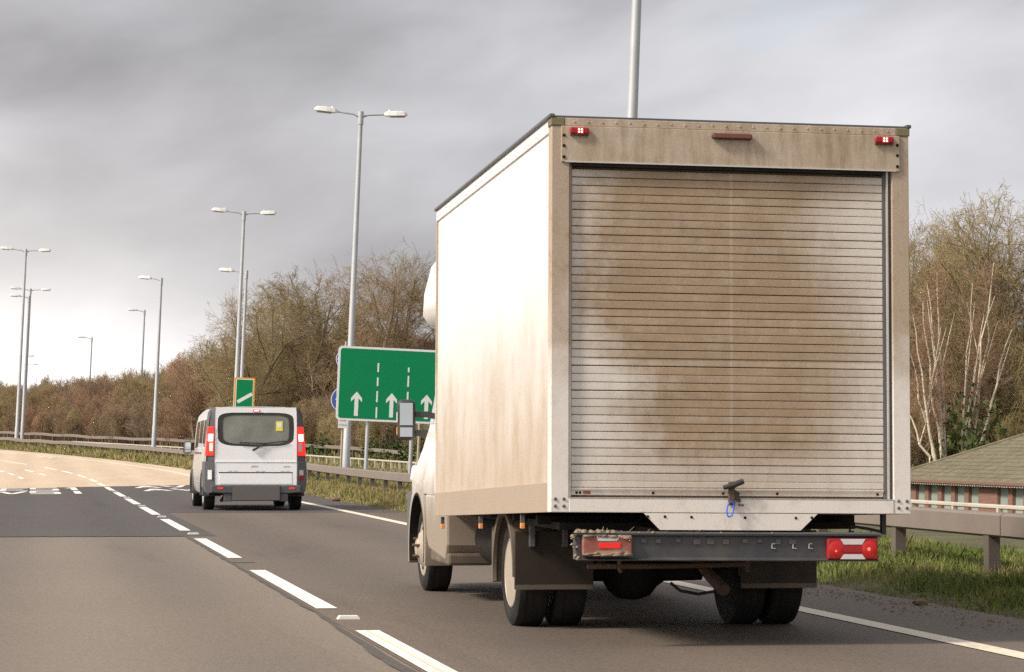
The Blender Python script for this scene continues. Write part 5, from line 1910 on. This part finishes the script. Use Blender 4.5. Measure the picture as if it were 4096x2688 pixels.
def grass(name, n, s0, s1, o0, o1, hmin, hmax, wid, label, seed, pw=1.0):
    r_ = np.random.default_rng(seed)
    ss2 = s0 + (s1 - s0) * r_.uniform(0, 1, n) ** pw
    oo = r_.uniform(o0, o1, n)
    base = np.array([(*XY(a, b_), gz(a, b_) - .01) for a, b_ in zip(ss2, oo)])
    clump = .65 + .5 * np.sin(ss2 * 2.3 + 1.7 * np.sin(oo * 3.1)) * np.sin(oo * 4.4 + ss2 * .9)
    h = r_.uniform(hmin, hmax, n) * np.clip(clump + .35, .35, 1.5) * np.clip((oo - o0) / .35, .35, 1)
    an = r_.uniform(0, 2 * math.pi, n)
    ln = np.abs(r_.normal(0, .38, n)) * h
    la = r_.uniform(0, 2 * math.pi, n)
    side_ = np.stack([np.cos(an), np.sin(an), np.zeros(n)], 1) * (wid * r_.uniform(.6, 1.3, n))[:, None]
    lean = np.stack([np.cos(la), np.sin(la), np.zeros(n)], 1)
    mid = base + lean * (ln * .35)[:, None] + np.stack([np.zeros(n), np.zeros(n), h * .6], 1)
    tip = base + lean * ln[:, None] + np.stack([np.zeros(n), np.zeros(n), h], 1)
    vs = np.stack([base - side_, base + side_, mid + side_ * .7, tip, mid - side_ * .7], 1).reshape(-1, 3)
    me = bpy.data.meshes.new(name)
    me.vertices.add(n * 5)
    me.vertices.foreach_set('co', vs.reshape(-1))
    me.loops.add(n * 5)
    me.loops.foreach_set('vertex_index', np.arange(n * 5, dtype=np.int32))
    me.polygons.add(n)
    me.polygons.foreach_set('loop_start', np.arange(n, dtype=np.int32) * 5)
    me.update()
    me.materials.append(M_GRASS)
    o = bpy.data.objects.new(name, me)
    C.objects.link(o)
    return tag(o, label, 'grass', kind='stuff')


M_GRASS = grass_mat()
grass('verge_grass', 80000, 12, 34, 4.45, 7.4, .035, .125, .0055, 'rough green grass under the near crash barrier', 1)
grass('long_verge_grass', 80000, 34, 95, 4.45, 7.4, .06, .19, .010, 'long yellowing grass under the barrier between lorry and van', 2)
grass('far_verge_grass', 30000, 95, 185, 4.5, 7.2, .12, .30, .025, 'short green grass strip under the barrier on the bend', 3)
grass('reservation_grass', 30000, 36, 150, 7.4, 15.0, .06, .16, .02, 'dull grass on the central reservation behind the near barrier', 4)
grass('bank_grass', 20000, 112, 215, 18.9 - 1.4, 21.5, .12, .38, .03, 'grass fringe at the foot of the wooded bank', 6)

# stones and clods along the road edge
M_STONE = simple('road_grit', (.15, .10, .068), .95, 0, .3, 9.0)


def clod(r_, seed):
    q = random.Random(seed)
    bm = bmesh.new()
    bmesh.ops.create_icosphere(bm, subdivisions=2, radius=r_)
    for v in bm.verts:
        v.co *= q.uniform(.72, 1.2)
        v.co.z *= .62
    me = bpy.data.meshes.new('clod')
    bm.to_mesh(me)
    bm.free()
    me.materials.append(M_STONE)
    return me


for (s, o, r_, lb) in ((18.35, 4.32, .055, 'grey stone lying on the road edge right of the lorry'), (56.5, 4.35, .11, 'dark clod on the road edge left of the lorry'), (93.0, 4.35, .13, 'dark clod on the road edge far left near the van'), (104.5, 4.4, .10, 'second dark clod farther along the road edge at the bend')):
    ob = bpy.data.objects.new('stone', clod(r_, int(s)))
    C.objects.link(ob)
    ob.location = P(s, o, r_ * .35)
    tag(ob, lb, 'stone')
rr2 = random.Random(9)
gm = MB()
for i in range(3800):
    s = 12 + 60 * rr2.random() ** 1.6
    o = 4.17 + rr2.gauss(0, .17)
    if o < 3.45: continue
    r_ = rr2.uniform(.004, .019)
    p = P(s, o, .001)
    if o > 4.4: p.z += .02
    a = rr2.uniform(0, 6.28)
    gm.add([(p.x + r_ * math.cos(a), p.y + r_ * math.sin(a), p.z), (p.x + r_ * math.cos(a + 2.1), p.y + r_ * math.sin(a + 2.1), p.z), (p.x + r_ * math.cos(a + 4.2), p.y + r_ * math.sin(a + 4.2), p.z), (p.x, p.y, p.z + r_ * .8)], [(0, 1, 3), (1, 2, 3), (2, 0, 3)])
tag(gm.build('grit', M_STONE), 'loose grit and dirt along the road edge', 'grit', kind='stuff')
